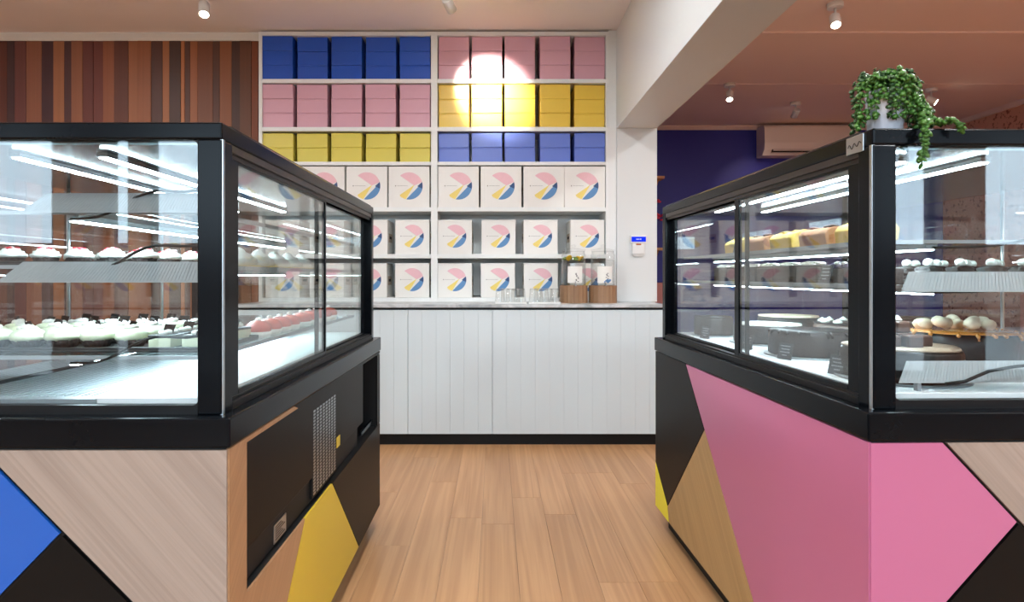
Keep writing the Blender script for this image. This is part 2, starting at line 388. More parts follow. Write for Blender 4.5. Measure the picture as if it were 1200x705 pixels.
# shopfront: sill, head, pillars, frames, glass
sf = struct(MB().box(XL, XR, YF-0.2, YF, ZC-0.38, ZC+0.1).box(XL, XR, YF-0.2, YF, 0, 0.22).build('wall_front', M['pillar']))
px_ = [(XL, -4.35), (-3.72, -3.30), (-3.08, -2.95), (-0.65, 0.65), (2.2, 2.6), (3.05, 3.52), (4.13, 4.53), (5.25, XR)]
for k, (a, b_) in enumerate(px_):
    if k == 3: continue
    struct(BX(a, b_, YF-0.2, YF+0.02, 0.22, ZC-0.38).build('wall_pier', M['pillar'], bevel=0.003))
wn = 1
for (a, b_) in WINS:
    r = struct(MB().box(a, a+0.05, YF-0.12, YF-0.06, 0.22, 2.55).box(b_-0.05, b_, YF-0.12, YF-0.06, 0.22, 2.55).box(a+0.05, b_-0.05, YF-0.12, YF-0.06, 0.22, 0.28).box(a+0.05, b_-0.05, YF-0.12, YF-0.06, 2.49, 2.55).build('window_%d' % wn, M['black_matt']))
    BX(a+0.05, b_-0.05, YF-0.095, YF-0.085, 0.28, 2.49).build('pane', M['winglass'], r); wn += 1
r = struct(MB().box(-0.65, -0.55, YF-0.14, YF-0.04, 0.22, 2.55).box(0.55, 0.65, YF-0.14, YF-0.04, 0.22, 2.55).box(-0.55, 0.55, YF-0.14, YF-0.04, 2.45, 2.55).box(-0.55, 0.55, YF-0.12, YF-0.05, 0.22, 1.0).build('door_1', M['black_matt']))
BX(-0.55, 0.55, YF-0.095, YF-0.085, 1.0, 2.45).build('pane', M['winglass'], r)

# ================================================================== BACK COUNTER
CX0, CX1, CY = -1.73, 1.125, 3.975
cc = thing('counter_cabinet', 'pale grey panelled cabinet run with a black plinth under the box shelves', 'cabinet', ((CX0+CX1)/2, CY, 0))
ox = (CX0+CX1)/2
def LX(x): return x-ox
BX(LX(CX0), LX(CX1), 0.022, 0.36, 0.075, 0.905).build('carcass', M['counter'], cc)
BX(LX(CX0), LX(CX1)-0.03, 0.03, 0.36, 0.0, 0.075).build('plinth', M['black_matt'], cc)
BX(LX(CX0), LX(CX1), 0.004, 0.36, 0.905, 0.919).build('shadow_gap_strip', M['black_matt'], cc)  # black strip painted in for the shadow gap under the worktop
def cpx(p): return (p-580)*CY/700
doors = [(CX0, cpx(380)), (cpx(380), cpx(478)), (cpx(478), cpx(577)), (cpx(577), CX1)]
for (a, b_) in doors:
    g = 0.0015
    d = BX(LX(a)+g, LX(b_)-g, 0.012, 0.022, 0.078, 0.902).build('door', M['counter'], cc)
    n = max(1, round((b_-a)/0.094)); bwid = (b_-a-2*g)/n
    for k in range(n):
        BX(LX(a)+g+k*bwid+0.0002, LX(a)+g+(k+1)*bwid-0.0002, 0.0, 0.012, 0.078, 0.902).build('board', M['counter'], d, bevel=0.0008)
wt = tag(BX(CX0-0.01, CX1+0.015, CY-0.012, 4.42, 0.919, 0.94).build('worktop', M['marble'], bevel=0.002), 'thin grey marble worktop on the pale panelled cabinets', 'worktop')

# ================================================================== WALL SHELVING AND BOXES
SY = 4.37; SD = 0.40
def sx(p): return (p-580)*SY/700
def sz(p): return H-(p-323)*SY/700
sh = thing('wall_shelving', 'white built-in two-bay shelving filled with stacked cake boxes', 'shelving', (0, SY, 0))
BX(sx(303), sx(307), 0, SD, 0.94, sz(37)).build('side_panel', M['white'], sh, bevel=0.001)
BX(sx(710), sx(713.5), 0, SD, 0.94, sz(37)).build('side_panel', M['white'], sh, bevel=0.001)
BX(sx(713.5), BMX0-0.001, 0.012, 0.3, 0.94, ZC-0.001).build('filler_panel', M['white'], sh)
BX(sx(505), sx(512.6), 0, 0.291, 0.9402, sz(37)-0.028).build('divider', M['white'], sh, bevel=0.001)
BX(sx(307), sx(710), 0, SD, sz(41.5), sz(37)).build('top_panel', M['white'], sh, bevel=0.001)
BX(sx(307), sx(710), 0.292, SD, 0.98, sz(41.5)).build('back_panel', M['white'], sh)
BX(sx(307)+0.0005, sx(505)-0.0005, 0.002, 0.291, 0.9405, sz(348.6)).build('base_panel', M['white'], sh, bevel=0.001)
BX(sx(512.6)+0.0005, sx(710)-0.0005, 0.002, 0.291, 0.9405, sz(348.6)).build('base_panel', M['white'], sh, bevel=0.001)
rows = [(92.3, 97), (148.6, 153.4), (189.3, 193.3), (242.5, 247.5), (297.5, 302.5)]
for (a, b_) in rows:
    for (u, v) in ((307, 505), (512.6, 710)):
        BX(sx(u), sx(v), 0.002, 0.291, sz(b_), sz(a)).build('shelf', M['white'], sh, bevel=0.001)
# coloured boxes
def colour_box(name, wd, ht, m_):
    def mk():
        t_ = thing(name, 'x', 'box')
        BX(-wd/2, wd/2, 0, 0.23, 0, ht-0.0095).build('body', m_, t_, bevel=0.0035)
        mb = MB().box(-wd/2-0.0008, wd/2+0.0008, -0.0012, 0.231, ht-0.013, ht-0.0006)
        mb.build('lid', m_, t_, bevel=0.0045)
        return t_
    return mk
colsL = [(307.9, 343.6), (347.4, 383.7), (388.3, 424.3), (428, 464.4), (468, 504.5)]
colsR = [(513.5, 550), (552.5, 588.8), (591.4, 627.3), (632.2, 668.7), (672.8, 709.3)]
bands = [('L', 'blue', 'bx_blue', 92.3, 3, 'top'), ('L', 'pink', 'bx_pink', 148.6, 3, 'second'), ('L', 'yellow', 'bx_yellow', 189.3, 2, 'third'),
         ('R', 'pink', 'bx_pink', 92.3, 3, 'top'), ('R', 'yellow', 'bx_yellow2', 148.6, 3, 'second'), ('R', 'periwinkle blue', 'bx_blue2', 189.3, 2, 'third')]
for (bay, cn, mk_, base, n, shelf) in bands:
    cols = colsL if bay == 'L' else colsR
    htpx = 16.8 if n == 3 else 16.9
    ht = htpx*(SY+0.02)/700
    pr = Proto(colour_box(cn.split()[0]+'_cake_box', 35.6*(SY+0.02)/700, ht, M[mk_]))
    for i, (a, b_) in enumerate(cols):
        xc = ((a+b_)/2-580)*(SY+0.02)/700; st = random.uniform(0.01, 0.03)
        for k in range(n):
            tier = ('bottom', 'middle', 'top')[k] if n == 3 else ('bottom', 'top')[k]
            pr.put((xc+random.uniform(-1, 1)*0.0015, SY+st+random.uniform(-1, 1)*0.003, sz(base)+0.0005+k*ht), random.uniform(-1, 1)*0.006,
                   '%s %s box of the %s stack from the left, %s shelf, %s bay' % (tier, cn, ORD[i], shelf, 'left' if bay == 'L' else 'right'),
                   '%s boxes in the %s bay' % (cn, 'left' if bay == 'L' else 'right'))
# white boxes with the round print
def logo(parent, y, cx, cz, R):
    mb = MB()
    def P2(ang, rr=1.0): return (cx+R*rr*math.cos(math.radians(ang)), cz+R*rr*math.sin(math.radians(ang)))
    def poly(pts, mi, dy):
        mb.mi = mi; mb.prism([(p[0], y-dy, p[1]) for p in pts], (0, dy, 0))
    A = (cx+R*0.38, cz+R*0.03)
    poly([P2(a) for a in range(131, 17, -6)]+[P2(17)]+[A], 0, 0.0004)                    # pink
    lo_, hi_ = -102, 14
    poly([P2(a) for a in range(hi_, lo_-1, -6)]+[P2(lo_)], 1, 0.0005)                     # blue segment
    poly([P2(17), P2(8), P2(-2), P2(-12), (cx+R*0.60, cz-R*0.02)], 2, 0.0007)             # navy overlap
    poly([(cx+R*0.42, cz+R*0.10), P2(-104), P2(-112), P2(-120), P2(-128), (cx-R*0.68, cz-R*0.66)], 3, 0.0003)     # yellow wedge
    # small line of fine print
    mb.mi = 4
    q = cx-R*1.02
    mb.box(q, q+R*0.07, y-0.0003, y, cz-R*0.03, cz+R*0.05); q += R*0.16
    for k in range(9):
        l_ = R*random.choice([0.05, 0.07, 0.09]); mb.box(q, q+l_, y-0.0003, y, cz-0.0, cz+R*0.025); q += l_+R*0.025
    return mb.build('round_print', [M['p_pink'], M['p_blue'], M['p_navy'], M['p_yel'], M['p_grey']], parent)
def white_box(wd, ht, dp):
    def mk():
        t_ = thing('white_cake_box', 'x', 'box')
        BX(-wd/2, wd/2, 0, dp, 0, ht-0.012).build('body', M['cream'], t_, bevel=0.0015)
        BX(-wd/2-0.0008, wd/2+0.0008, -0.001, dp+0.001, ht-0.014, ht).build('lid', M['cream'], t_, bevel=0.003)
        for s_ in (-1, 1):
            x_ = s_*(wd/2+0.0008)
            BX(min(x_, x_-s_*0.002), max(x_, x_-s_*0.002), 0.05, dp-0.05, ht*0.36, ht*0.62).build('handle_flap', M['kraft'], t_, bevel=0.0005)
            BX(min(x_+s_*0.0003, x_), max(x_+s_*0.0003, x_), 0.08, dp-0.08, ht*0.46, ht*0.54).build('handle_slot', M['dark'], t_)
        logo(t_, -0.001, 0.0, ht*0.52, ht*0.335)
        return t_
    return mk
big = Proto(white_box(0.2985, 0.298, 0.27)); small = Proto(white_box(0.250, 0.252, 0.25))
wrows = [(242.5, 'fourth', big, [('L', 308.2, 355), ('L', 355.5, 403.8), ('L', 405.6, 453.9), ('L', 455.1, 503.6), ('R', 513, 561.5), ('R', 563.3, 611), ('R', 613.6, 661), ('R', 661.4, 709.4)]),
         (297.5, 'fifth', small, [('L', 311, 351), ('L', 363, 403), ('L', 414, 454.4), ('L', 463, 503.4), ('R', 513, 553), ('R', 564.5, 604), ('R', 613.6, 653.4), ('R', 668.2, 708.8)]),
         (348.6, 'bottom', small, [('L', 311, 351), ('L', 363, 403), ('L', 413, 453.6), ('L', 462.5, 503.4), ('R', 513, 553), ('R', 563.5, 603.4), ('R', 613.6, 654), ('R', 668.2, 708.5)])]
for (base, shn, pr, bl) in wrows:
    cnt = {'L': 0, 'R': 0}
    for (bay, a, b_) in bl:
        dy = 0.008 if pr is big else 0.02
        xc = ((a+b_)/2-580)*(SY+dy)/700
        pr.put((xc, SY+dy, sz(base)+0.0005), random.uniform(-1, 1)*0.012 if pr is small else 0,
               '%s white box with round pink and blue print, %s in the %s shelf, %s bay' % ('large' if pr is big else 'small', ORD[cnt[bay]], shn, 'left' if bay == 'L' else 'right'),
               'white printed boxes on the %s shelf' % shn)
        cnt[bay] += 1

# ================================================================== DISPLAY CASES
def inset(poly, d):
    n = len(poly); area = sum(poly[i][0]*poly[(i+1) % n][1]-poly[(i+1) % n][0]*poly[i][1] for i in range(n))
    s_ = 1 if area > 0 else -1; out = []
    for i in range(n):
        p0, p1, p2 = Vector(poly[i-1]), Vector(poly[i]), Vector(poly[(i+1) % n])
        e1, e2 = (p1-p0).normalized(), (p2-p1).normalized()
        n1 = Vector((-e1.y, e1.x))*s_; n2 = Vector((-e2.y, e2.x))*s_
        bis = n1+n2
        k = d/max(0.15, (bis.dot(n1)))
        out.append(tuple(p1+bis*k))
    return out
ZL0, ZL1, ZG, ZT = 0.79, 0.85, 1.405, 1.44
def slope_plate(x0, x1, zz, par):  # ribbed sloping plate, stands for a tilted display shelf
    mb = MB(); hh = 0.044; dy = 0.026
    def q(f, g, o): # f along, g up the slope, o proud
        return (x0+(x1-x0)*f+0.036*g*(1-f), 0.072+dy*g-o, zz+hh*g)
    mb.prism([q(0, 0, 0), q(1, 0, 0), q(1, 1, 0), q(0, 1, 0)], (0, 0.002, 0))
    n = 60
    for k in range(n):
        f0, f1 = (k+0.2)/n, (k+0.7)/n
        mb.prism([q(f0, 0.08, 0.0009), q(f1, 0.08, 0.0009), q(f1, 0.95, 0.0009), q(f0, 0.95, 0.0009)], (0, 0.0012, 0))
    o = mb.build('ribbed_slope_plate', M['ribsteel'], par); o['kind'] = 'stuff'; return o
def make_case(sgn, loc, rz, L, W, label, side_polys, front_polys, opening, lamp_w, div_y, stile, shelves, stick, fdiv, deck_w):
    C = thing('display_case', label, 'display case', loc, rz)
    def bx(w0, w1, y0, y1, z0, z1): return BX(min(sgn*w0, sgn*w1), max(sgn*w0, sgn*w1), y0, y1, z0, z1)
    def addbx(mb, w0, w1, y0, y1, z0, z1): return mb.box(min(sgn*w0, sgn*w1), max(sgn*w0, sgn*w1), y0, y1, z0, z1)
    # base
    T = 0.007
    if opening:
        (o0, o1, oz0, oz1) = opening
        mb = MB()
        addbx(mb, 0.12, W-0.004-T, 0.004+T, L-0.02, 0.08, ZL0)
        addbx(mb, 0.004+T, 0.12, 0.004+T, L-0.02, 0.08, oz0-0.004)
        addbx(mb, 0.004+T, 0.12, 0.004+T, o0-0.002, oz0-0.004, ZL0)
        addbx(mb, 0.004+T, 0.12, o1+0.002, L-0.02, oz0-0.004, ZL0)
        addbx(mb, 0.004+T, 0.12, o0-0.002, o1+0.002, oz1+0.002, ZL0)
        mb.build('carcass', M['black_matt'], C)
        # machine bay
        bx(0.016, 0.118, o0+0.001, o0+0.62*(o1-o0)+0.30, oz0+0.075, oz1+0.001).build('service_panel', M['black_satin'], C, bevel=0.002)
        gy0, gy1, gz0, gz1 = 0.588, 0.844, 0.478, 0.732
        bx(0.0165, 0.03, gy0-0.004, gy1+0.004, gz0-0.006, oz0+0.076).build('grille_backing', M['black_matt'], C)
        mb = MB(); nc, nr = 8, 26  # pale tiles stand for light reflected in the grille holes
        for i in range(nc):
            for j in range(nr):
                yy = gy0+(i+0.5)*(gy1-gy0)/nc; zz = gz0+(j+0.5)*(gz1-gz0)/nr
                a_ = 0.34*(gy1-gy0)/nc; c_ = 0.31*(gz1-gz0)/nr
                addbx(mb, 0.0148, 0.0162, yy-a_*0.9, yy+a_*0.9, zz-c_, zz+c_)
        vent = mb.build('vent_grille', M['steel'], C); vent['kind'] = 'stuff'; vent['label'] = 'vent grille with pale tiles for light reflected in its slots'
        bx(0.024, 0.118, o0+0.001, o1-0.3, oz0+0.002, oz0+0.074).build('lower_panel', M['black_matt'], C)
        tag(bx(0.0215, 0.0238, 0.296, 0.380, 0.468, 0.514).build('rating_sticker', M['steel'], C), 'silver rating sticker')
        mb = MB()
        for k in range(6): addbx(mb, 0.0208, 0.0215, 0.303, 0.370-0.012*(k % 3), 0.475+k*0.0062, 0.4772+k*0.0062)
        mb.build('sticker_print', M['dark'], C)
        bx(0.0145, 0.0165, 0.852, 0.895, 0.545, 0.580).build('warning_sticker', M['yel_lam'], C)
        bx(0.020, 0.0295, 0.02+o1-0.26, o1-0.02, oz0+0.02, oz0+0.034).build('pipe_bracket', M['black'], C)
    else:
        bx(0.004+T, W-0.004-T, 0.004+T, L-0.02, 0.08, ZL0).build('carcass', M['black_matt'], C)
    bx(0.05, W-0.05, 0.05, L-0.05, 0.0, 0.08).build('plinth', M['black_matt'], C)
    for nm, mm, poly in side_polys:
        pts = inset(poly, 0.0022)
        MB().prism([(sgn*0.004, p[0], p[1]) for p in pts], (sgn*(T-0.0005), 0, 0)).build(nm, mm, C)
    for nm, mm, poly in front_polys:
        pts = inset(poly, fdiv)
        MB().prism([(sgn*p[0], 0.004, p[1]) for p in pts], (0, T-0.0005, 0)).build(nm, mm, C)
    bx(0.0, W, 0.0, L, ZL0+0.0005, ZL1).build('ledge', M['black'], C, bevel=0.004)
    # glass hood frame
    G0, G1 = 0.028, L-0.03
    w0, w1 = 0.028, W-0.028
    for (a, b_, c, d) in ((w0, w0+0.05, G0, G0+0.05), (w1-0.05, w1, G0, G0+0.05), (w0, w0+0.04, G1-0.04, G1), (w1-0.04, w1, G1-0.04, G1)):
        bx(a, b_, c, d, ZL1, ZG).build('corner_post', M['black'], C, bevel=0.003)
    bx(w0, w1, G0, G1, ZG, ZT).build('top_frame', M['black'], C, bevel=0.004)
    bx(w0+0.004, w0+0.03, G0+0.05, G1-0.04, ZT-0.0005, ZT+0.003).build('lid_strip', M['bronze'], C)
    # stepped aisle track, top and bottom
    mb = MB()
    addbx(mb, w0+0.002, w0+0.008, G0+0.05, G1-0.04, 1.388, ZG); addbx(mb, w0+0.008, w0+0.016, G0+0.05, G1-0.04, 1.378, ZG); addbx(mb, w0+0.016, w0+0.05, G0+0.05, G1-0.04, 1.392, ZG)
    mb.build('upper_track', M['bronze'], C, bevel=0.001)
    mb = MB()
    addbx(mb, w0, w0+0.008, G0+0.05, G1-0.04, ZL1, 0.866); addbx(mb, w0+0.008, w0+0.05, G0+0.05, G1-0.04, ZL1, 0.872)
    mb.build('lower_track', M['gasket'], C, bevel=0.001)
    # front gaskets (rounded inner corners)
    def pane_frame(y, t, fw=0.012):
        a, b_, z0, z1 = w0+0.05, w1-0.05, ZL1+0.0, ZG
        rr = 0.012; inn = []
        ia, ib, iz0, iz1 = a+0.0, b_-0.0, 0.868, 1.4035
        mb = MB()
        addbx(mb, a, b_, y, y+t, z0, iz0); g_ = mb.build('pane_gasket', M['gasket'], C)
        # little fillets
        for (cxx, czz, sx_, sz_) in ((ia, iz0, 1, 1), (ib, iz0, -1, 1), (ia, iz1, 1, -1), (ib, iz1, -1, -1)):
            pts = [(cxx, czz)]+[(cxx+sx_*(rr-rr*math.cos(q)), czz+sz_*(rr-rr*math.sin(q))) for q in [math.pi/2*k/5 for k in range(6)]][::-1]
            MB().prism([(sgn*p[0], y, p[1]) for p in pts], (0, t, 0)).build('corner_fillet', M['gasket'], g_)
        return g_
    pane_frame(G0+0.004, 0.02); pane_frame(G1-0.024, 0.02)
    bx(w0+0.05, w1-0.05, G0+0.010, G0+0.016, 0.868, ZG).build('front_pane', M['frontglass'], C)
    bx(w0+0.04, w1-0.04, G1-0.018, G1-0.012, 0.868, ZG).build('rear_pane', M['glass'], C)
    bx(w1-0.016, w1-0.010, G0+0.05, G1-0.04, 0.86, ZG).build('side_pane', M['glass'], C)
    # sliding doors: near one inside, far one outside
    def sdoor(y0, y1, wa, sl, sr):
        mb = MB()
        addbx(mb, wa, wa+0.012, y0, y0+sl, 0.866, 1.39); addbx(mb, wa, wa+0.012, y1-sr, y1, 0.866, 1.39)
        addbx(mb, wa, wa+0.012, y0+sl, y1-sr, 1.372, 1.39); addbx(mb, wa, wa+0.012, y0+sl, y1-sr, 0.866, 0.882)
        d = mb.build('sliding_door', M['black'], C, bevel=0.0015)
        bx(wa+0.003, wa+0.009, y0+sl, y1-sr, 0.882, 1.372).build('pane', M['glass'], d)
        return d
    sdoor(G0+0.052, div_y+stile/2, w0+0.010, 0.05, stile)
    sdoor(div_y-0.035, G1-0.042, w0+0.026, 0.012, 0.05)
    bx(w0-0.0015, w0+0.004, G0+0.002, G0+0.010, ZL1, ZG).build('edge_trim', M['steel'], C)
    # interior
    bx(w0+0.045, deck_w, G0+0.03, G1-0.03, ZL1+0.001, 0.878).build('deck', M['deck'], C, bevel=0.001)
    bx(deck_w+0.001, w1-0.02, G0+0.03, G1-0.03, ZL1+0.001, 0.876).build('air_plate', M['ribsteel'], C, bevel=0.001)
    mb = MB(); wv = deck_w+0.03
    while wv < w1-0.05:
        addbx(mb, wv, wv+0.006, G0+0.06, G1-0.08, 0.876, 0.8776); wv += 0.018
    ag = mb.build('air_grille', M['steel'], C); ag['kind'] = 'stuff'
    if sgn < 0: bx(w1-0.20, w1-0.19, G0+0.05, G1-0.05, 0.8775, 0.884).build('stop_rail', M['gasket'], C)
    bx(w0+0.05, w1-0.02, G0+0.02, G1-0.03, 1.398, ZG-0.0005).build('ceiling_liner', M['liner'], C)
    # uprights
    mb = MB()
    for yy in (0.42*L, 0.75*L): mb.tube([(sgn*(W-0.075), yy, 0.878), (sgn*(W-0.075), yy, 1.398)], 0.005, 8)
    mb.build('shelf_rods', M['steel'], C)
    # under-lid lamps
    for lw in (lamp_w-0.06, lamp_w+0.13):
        p = bx(lw-0.012, lw+0.012, 0.12, L-0.32, 1.388, 1.3975).build('lid_lamp', M['ribsteel'], C)
        bx(lw-0.008, lw+0.008, 0.125, L-0.325, 1.385, 1.388).build('light_strip', M['led'], p)
    for (z, plate) in shelves:
        s_ = bx(0.10, W-0.10, 0.105, L-0.12, z, z+0.006).build('glass_shelf', M['shelfglass'], C)
        bx(0.094, 0.10, 0.10, L-0.12, z-0.002, z+0.008).build('edge_rail', M['ribsteel'], s_); bx(0.10, W-0.10, 0.10, 0.105, z-0.001, z+0.007).build('edge_rail', M['ribsteel'], s_)
        p = bx(lamp_w-0.013, lamp_w+0.013, 0.115, L-0.16, z-0.013, z-0.0005).build('shelf_lamp', M['ribsteel'], s_)
        lamp_end = p
        q = bx(lamp_w-0.009, lamp_w+0.009, 0.12, L-0.165, z-0.016, z-0.013).build('light_strip', M['led'], C)
        # cable drooping from the lamp end to the socket by the post
        pa = Vector((lamp_w*sgn, 0.11, z-0.010))
        right = 0.09 if sgn < 0 else W-0.10
        pb = Vector((right*sgn, 0.10, z+0.055)); pts = []
        for k in range(15):
            f = k/14; pp = pa.lerp(pb, f); pp.z += 0.018*math.sin(f*math.pi*2-2.4)*math.sin(f*math.pi); pp.y -= 0.012*math.sin(f*math.pi); pts.append(pp)
        MB().tube(pts, 0.0032, 6).tube([pb-Vector((0.022*1, 0, 0)), pb+Vector((0.022, 0, -0.008))], 0.008, 8).build('cable', M['gasket'], C)
        if plate:
            # ribbed wedge standing for the tilted front of the shelf
            slope_plate(plate[0], plate[1], z+plate[2], C)
    if stick:
        s_ = bx(w0-0.0035, w0+0.0, 0.055, 0.115, 1.398, 1.436).build('badge', M['steel'], C, bevel=0.001)
        cu = []
        for k in range(24):
            f = k/23; cu.append((sgn*(w0-0.004), 0.062+0.045*(1-f), 1.413+0.006*math.sin(f*16)*(1-0.4*f)+0.004*f))
        MB().tube(cu, 0.0009, 5).build('badge_script', M['dark'], s_)
        bx(w0-0.001, w0+0.001, 0.06, 0.0605, 1.41, 1.43).build('badge_mark', M['dark'], s_)
    return C

# --- left case -------------------------------------------------------
LXA, LYA = -0.522, 1.175; LL = 1.56; LW = 0.86
def sL(px, py):
    D = 0.522*700/(580-px); return (D-LYA, H-(py-323)*D/700)
def fL(px, py): return (-(px-580)*LYA/700-0.522, H-(py-323)*LYA/700)
zb, zt = 0.082, 0.7895
yo0, yo1, oz0, oz1 = sL(292, 500)[0], sL(443, 500)[0], 0.46, 0.775
A1 = (sL(360, 611)[0], oz0); A2 = (sL(391, 571)[0], oz0); A3 = (sL(422, 645)[0], zb); A4 = (sL(300, 895)[0], zb)
yw = sL(352, 480)[0]
oak_L = [(0.006, zb), A4, A1, (yo0, oz0), (yo0, oz1), (yw, oz1), (yw-0.035, zt), (0.006, zt)]
left_side = [('oak_panel', M['oak_side'], oak_L),
             ('yellow_panel', M['yel_lam'], [A4, A3, A2, A1]),
             ('black_panel', M['black_satin'], [A3, (LL-0.004, zb), (LL-0.004, oz0), A2]),
             ('black_panel', M['black_satin'], [(yw, oz1), (LL-0.004, oz1), (LL-0.004, zt), (yw-0.035, zt)]),
             ('black_panel', M['black_satin'], [(yo1, oz0), (LL-0.004, oz0), (LL-0.004, oz1), (yo1, oz1)])]
def ext(p, q, z):  # continue the line p-q to height z
    f = (z-p[1])/(q[1]-p[1]); return (p[0]+(q[0]-p[0])*f, z)
g0, g1, g2, g3 = fL(0, 553), fL(71, 626), fL(150, 705), fL(0, 699)
T1 = ext(g0, g2, zt); B1 = (0.004, g0[1]+(g2[1]-g0[1])*(0.004-g0[0])/(g2[0]-g0[0]))
left_front = [('oak_panel', M['oak'], [(0.004, zt), B1, T1]),
              ('blue_panel', M['blue_lam'], [T1, g1, ext(g1, g3, 0.30), (LW-0.004, 0.30), (LW-0.004, zt)]),
              ('black_panel', M['black_satin'], [g1, B1, (0.004, zb), (LW-0.004, zb), (LW-0.004, 0.30), ext(g1, g3, 0.30)])]
make_case(-1, (LXA, LYA, 0), 0, LL, LW, 'black glass display case with oak, blue and yellow panels, left of the aisle', left_side, left_front,
          (yo0, yo1, oz0, oz1), 0.39, 1.978-LYA, 0.014, [(1.262, (-0.47, -0.08, 0.0)), (1.146, (-0.52, -0.08, -0.030)), (0.952, None)], False, 0.0038, 0.30)
# --- right case ------------------------------------------------------
RXA, RYA = 0.765, 1.223; RL = 1.51; RW = 0.92; RZ = math.atan(0.0239)
def sR(px, py):
    D = (0.765+0.02923)/((px-580)/700+0.0239); return ((D-RYA)/math.cos(RZ), H-(py-323)*D/700)
def fR(px, py):
    w_ = ((px-580)*RYA/700-0.765); return (w_, H-(py-323)*RYA/700)
S1 = (sR(802, 425)[0], zt); S2 = sR(824, 503); S3 = sR(781, 593); S4 = (sR(782.5, 613)[0], zb); S5 = sR(767.5, 541)
S1b = ext(S2, S1, zt); S6 = ext(S1, S2, zb)
right_side = [('pink_panel', M['pink_lam'], [(0.004, zb), S6, S2, S1, (0.004, zt)]),
              ('oak_panel', M['oak_right'], [S6, S4, S3, S2]),
              ('black_panel', M['black_satin'], [S1, S2, S3, (RL-0.004, S5[1]), (RL-0.004, zt)]),
              ('yellow_panel', M['yel2_lam'], [S3, S4, (RL-0.004, zb), (RL-0.004, S5[1])])]
q0, q1, q2 = fR(1108, 517), fR(1200, 614), fR(1117, 705)
Q0 = ext(q0, q1, zt); cr_ = 0.004; f_ = (cr_-q1[0])/(q2[0]-q1[0]); Q3 = (cr_, q1[1]+(q2[1]-q1[1])*f_)
right_front = [('pink_panel', M['pink_lam'], [(0.004, zt), Q3, q1, Q0]),
               ('oak_panel', M['oak'], [Q0, q1, (q1[0]+0.42, q1[1]-0.42), (RW-0.004, q1[1]-0.42), (RW-0.004, zt)]),
               ('black_panel', M['black_satin'], [Q3, (0.004, zb), (RW-0.004, zb), (RW-0.004, q1[1]-0.42), (q1[0]+0.42, q1[1]-0.42), q1])]
rc = make_case(1, (RXA, RYA, 0), RZ, RL, RW, 'black glass display case with pink, oak and yellow panels, right of the aisle', right_side, right_front,
          None, 0.22, 0.72, 0.032, [(1.203, None), (1.103, (0.12, 0.60, -0.008)), ], True, 0.0034, 0.84)
# low sloped plate and cable on the right deck
slope_plate(0.115, 0.55, 0.897, rc); mb = MB()
mb.box(0.16, 0.168, 0.0775, 0.09, 0.878, 0.900).box(0.48, 0.488, 0.0775, 0.09, 0.878, 0.900).build('slope_plate_feet', M['ribsteel'], rc)
MB().tube([(0.21, 0.062, 0.897), (0.25, 0.058, 0.903), (0.30, 0.056, 0.925), (0.36, 0.056, 0.935), (0.45, 0.06, 0.94), (0.6, 0.07, 0.955)], 0.0036, 6).build('cable', M['gasket'], rc)

# ================================================================== CAKES AND PASTRIES
def W_(px, D): return (px-580)*D/700
def tray(x0, x1, y0, y1, z, label, dark=True):
    t_ = thing('serving_tray', label, 'tray', ((x0+x1)/2, (y0+y1)/2, z))
    a, b_ = (x1-x0)/2, (y1-y0)/2
    m_ = M['traydark'] if dark else M['ribsteel']
    BX(-a, a, -b_, b_, 0, 0.006).build('base', m_, t_, bevel=0.002)
    MB().box(-a, a, -b_, -b_+0.006, 0.006, 0.012).box(-a, a, b_-0.006, b_, 0.006, 0.012).box(-a, -a+0.006, -b_+0.006, b_-0.006, 0.006, 0.012).box(a-0.006, a, -b_+0.006, b_-0.006, 0.006, 0.012).build('rim', m_, t_, bevel=0.001)
    return t_
def frill(a, z): return 1+0.035*math.sin(a*18)
def cupcake():
    t_ = thing('cupcake', 'x', 'cupcake')
    MB().lathe([(0.024, 0), (0.032, 0.020)], seg=72, rf=frill).build('paper_case', M['paper'], t_)
    pr = [(0.032, 0.018), (0.036, 0.022), (0.036, 0.028), (0.030, 0.030), (0.030, 0.036), (0.021, 0.038), (0.020, 0.043), (0.009, 0.045), (0.002, 0.050)]
    MB().lathe(pr, seg=24, rf=lambda a, z: 1+0.05*math.sin(a*7+z*260)).build('frosting', M['icing'], t_)
    mb = MB()
    for k in range(3):
        a = k*2.1+0.4; mb.blob((0.012*math.cos(a), 0.012*math.sin(a), 0.043), 0.009, (1, 1, 0.7), 2, 0.08)
    mb.build('berry_topping', M['berry'], t_)
    return t_
def cream_tart():
    t_ = thing('cream_tart', 'x', 'tart')
    MB().lathe([(0.026, 0), (0.035, 0.018)], seg=72, rf=frill).build('paper_case', M['paper'], t_)
    MB().lathe([(0.033, 0.016), (0.037, 0.022), (0.036, 0.032), (0.028, 0.041), (0.014, 0.045)], seg=24, rf=lambda a, z: 1+0.05*math.sin(a*9)).build('cream', M['creamy'], t_)
    mb = MB(); mb.blob((0, 0, 0.047), 0.015, (1.2, 1, 0.6), 2, 0.1); mb.blob((0.014, 0.010, 0.046), 0.008, (1, 1, 0.8), 1, 0.1); mb.build('meringue_cap', M['icing'], t_)
    MB().prism([(-0.012, -0.004, 0.046), (0.006, -0.004, 0.046), (0.014, -0.004, 0.060), (-0.002, -0.004, 0.064)], (0, 0.002, 0)).build('chocolate_shard', M['choc'], t_)
    return t_
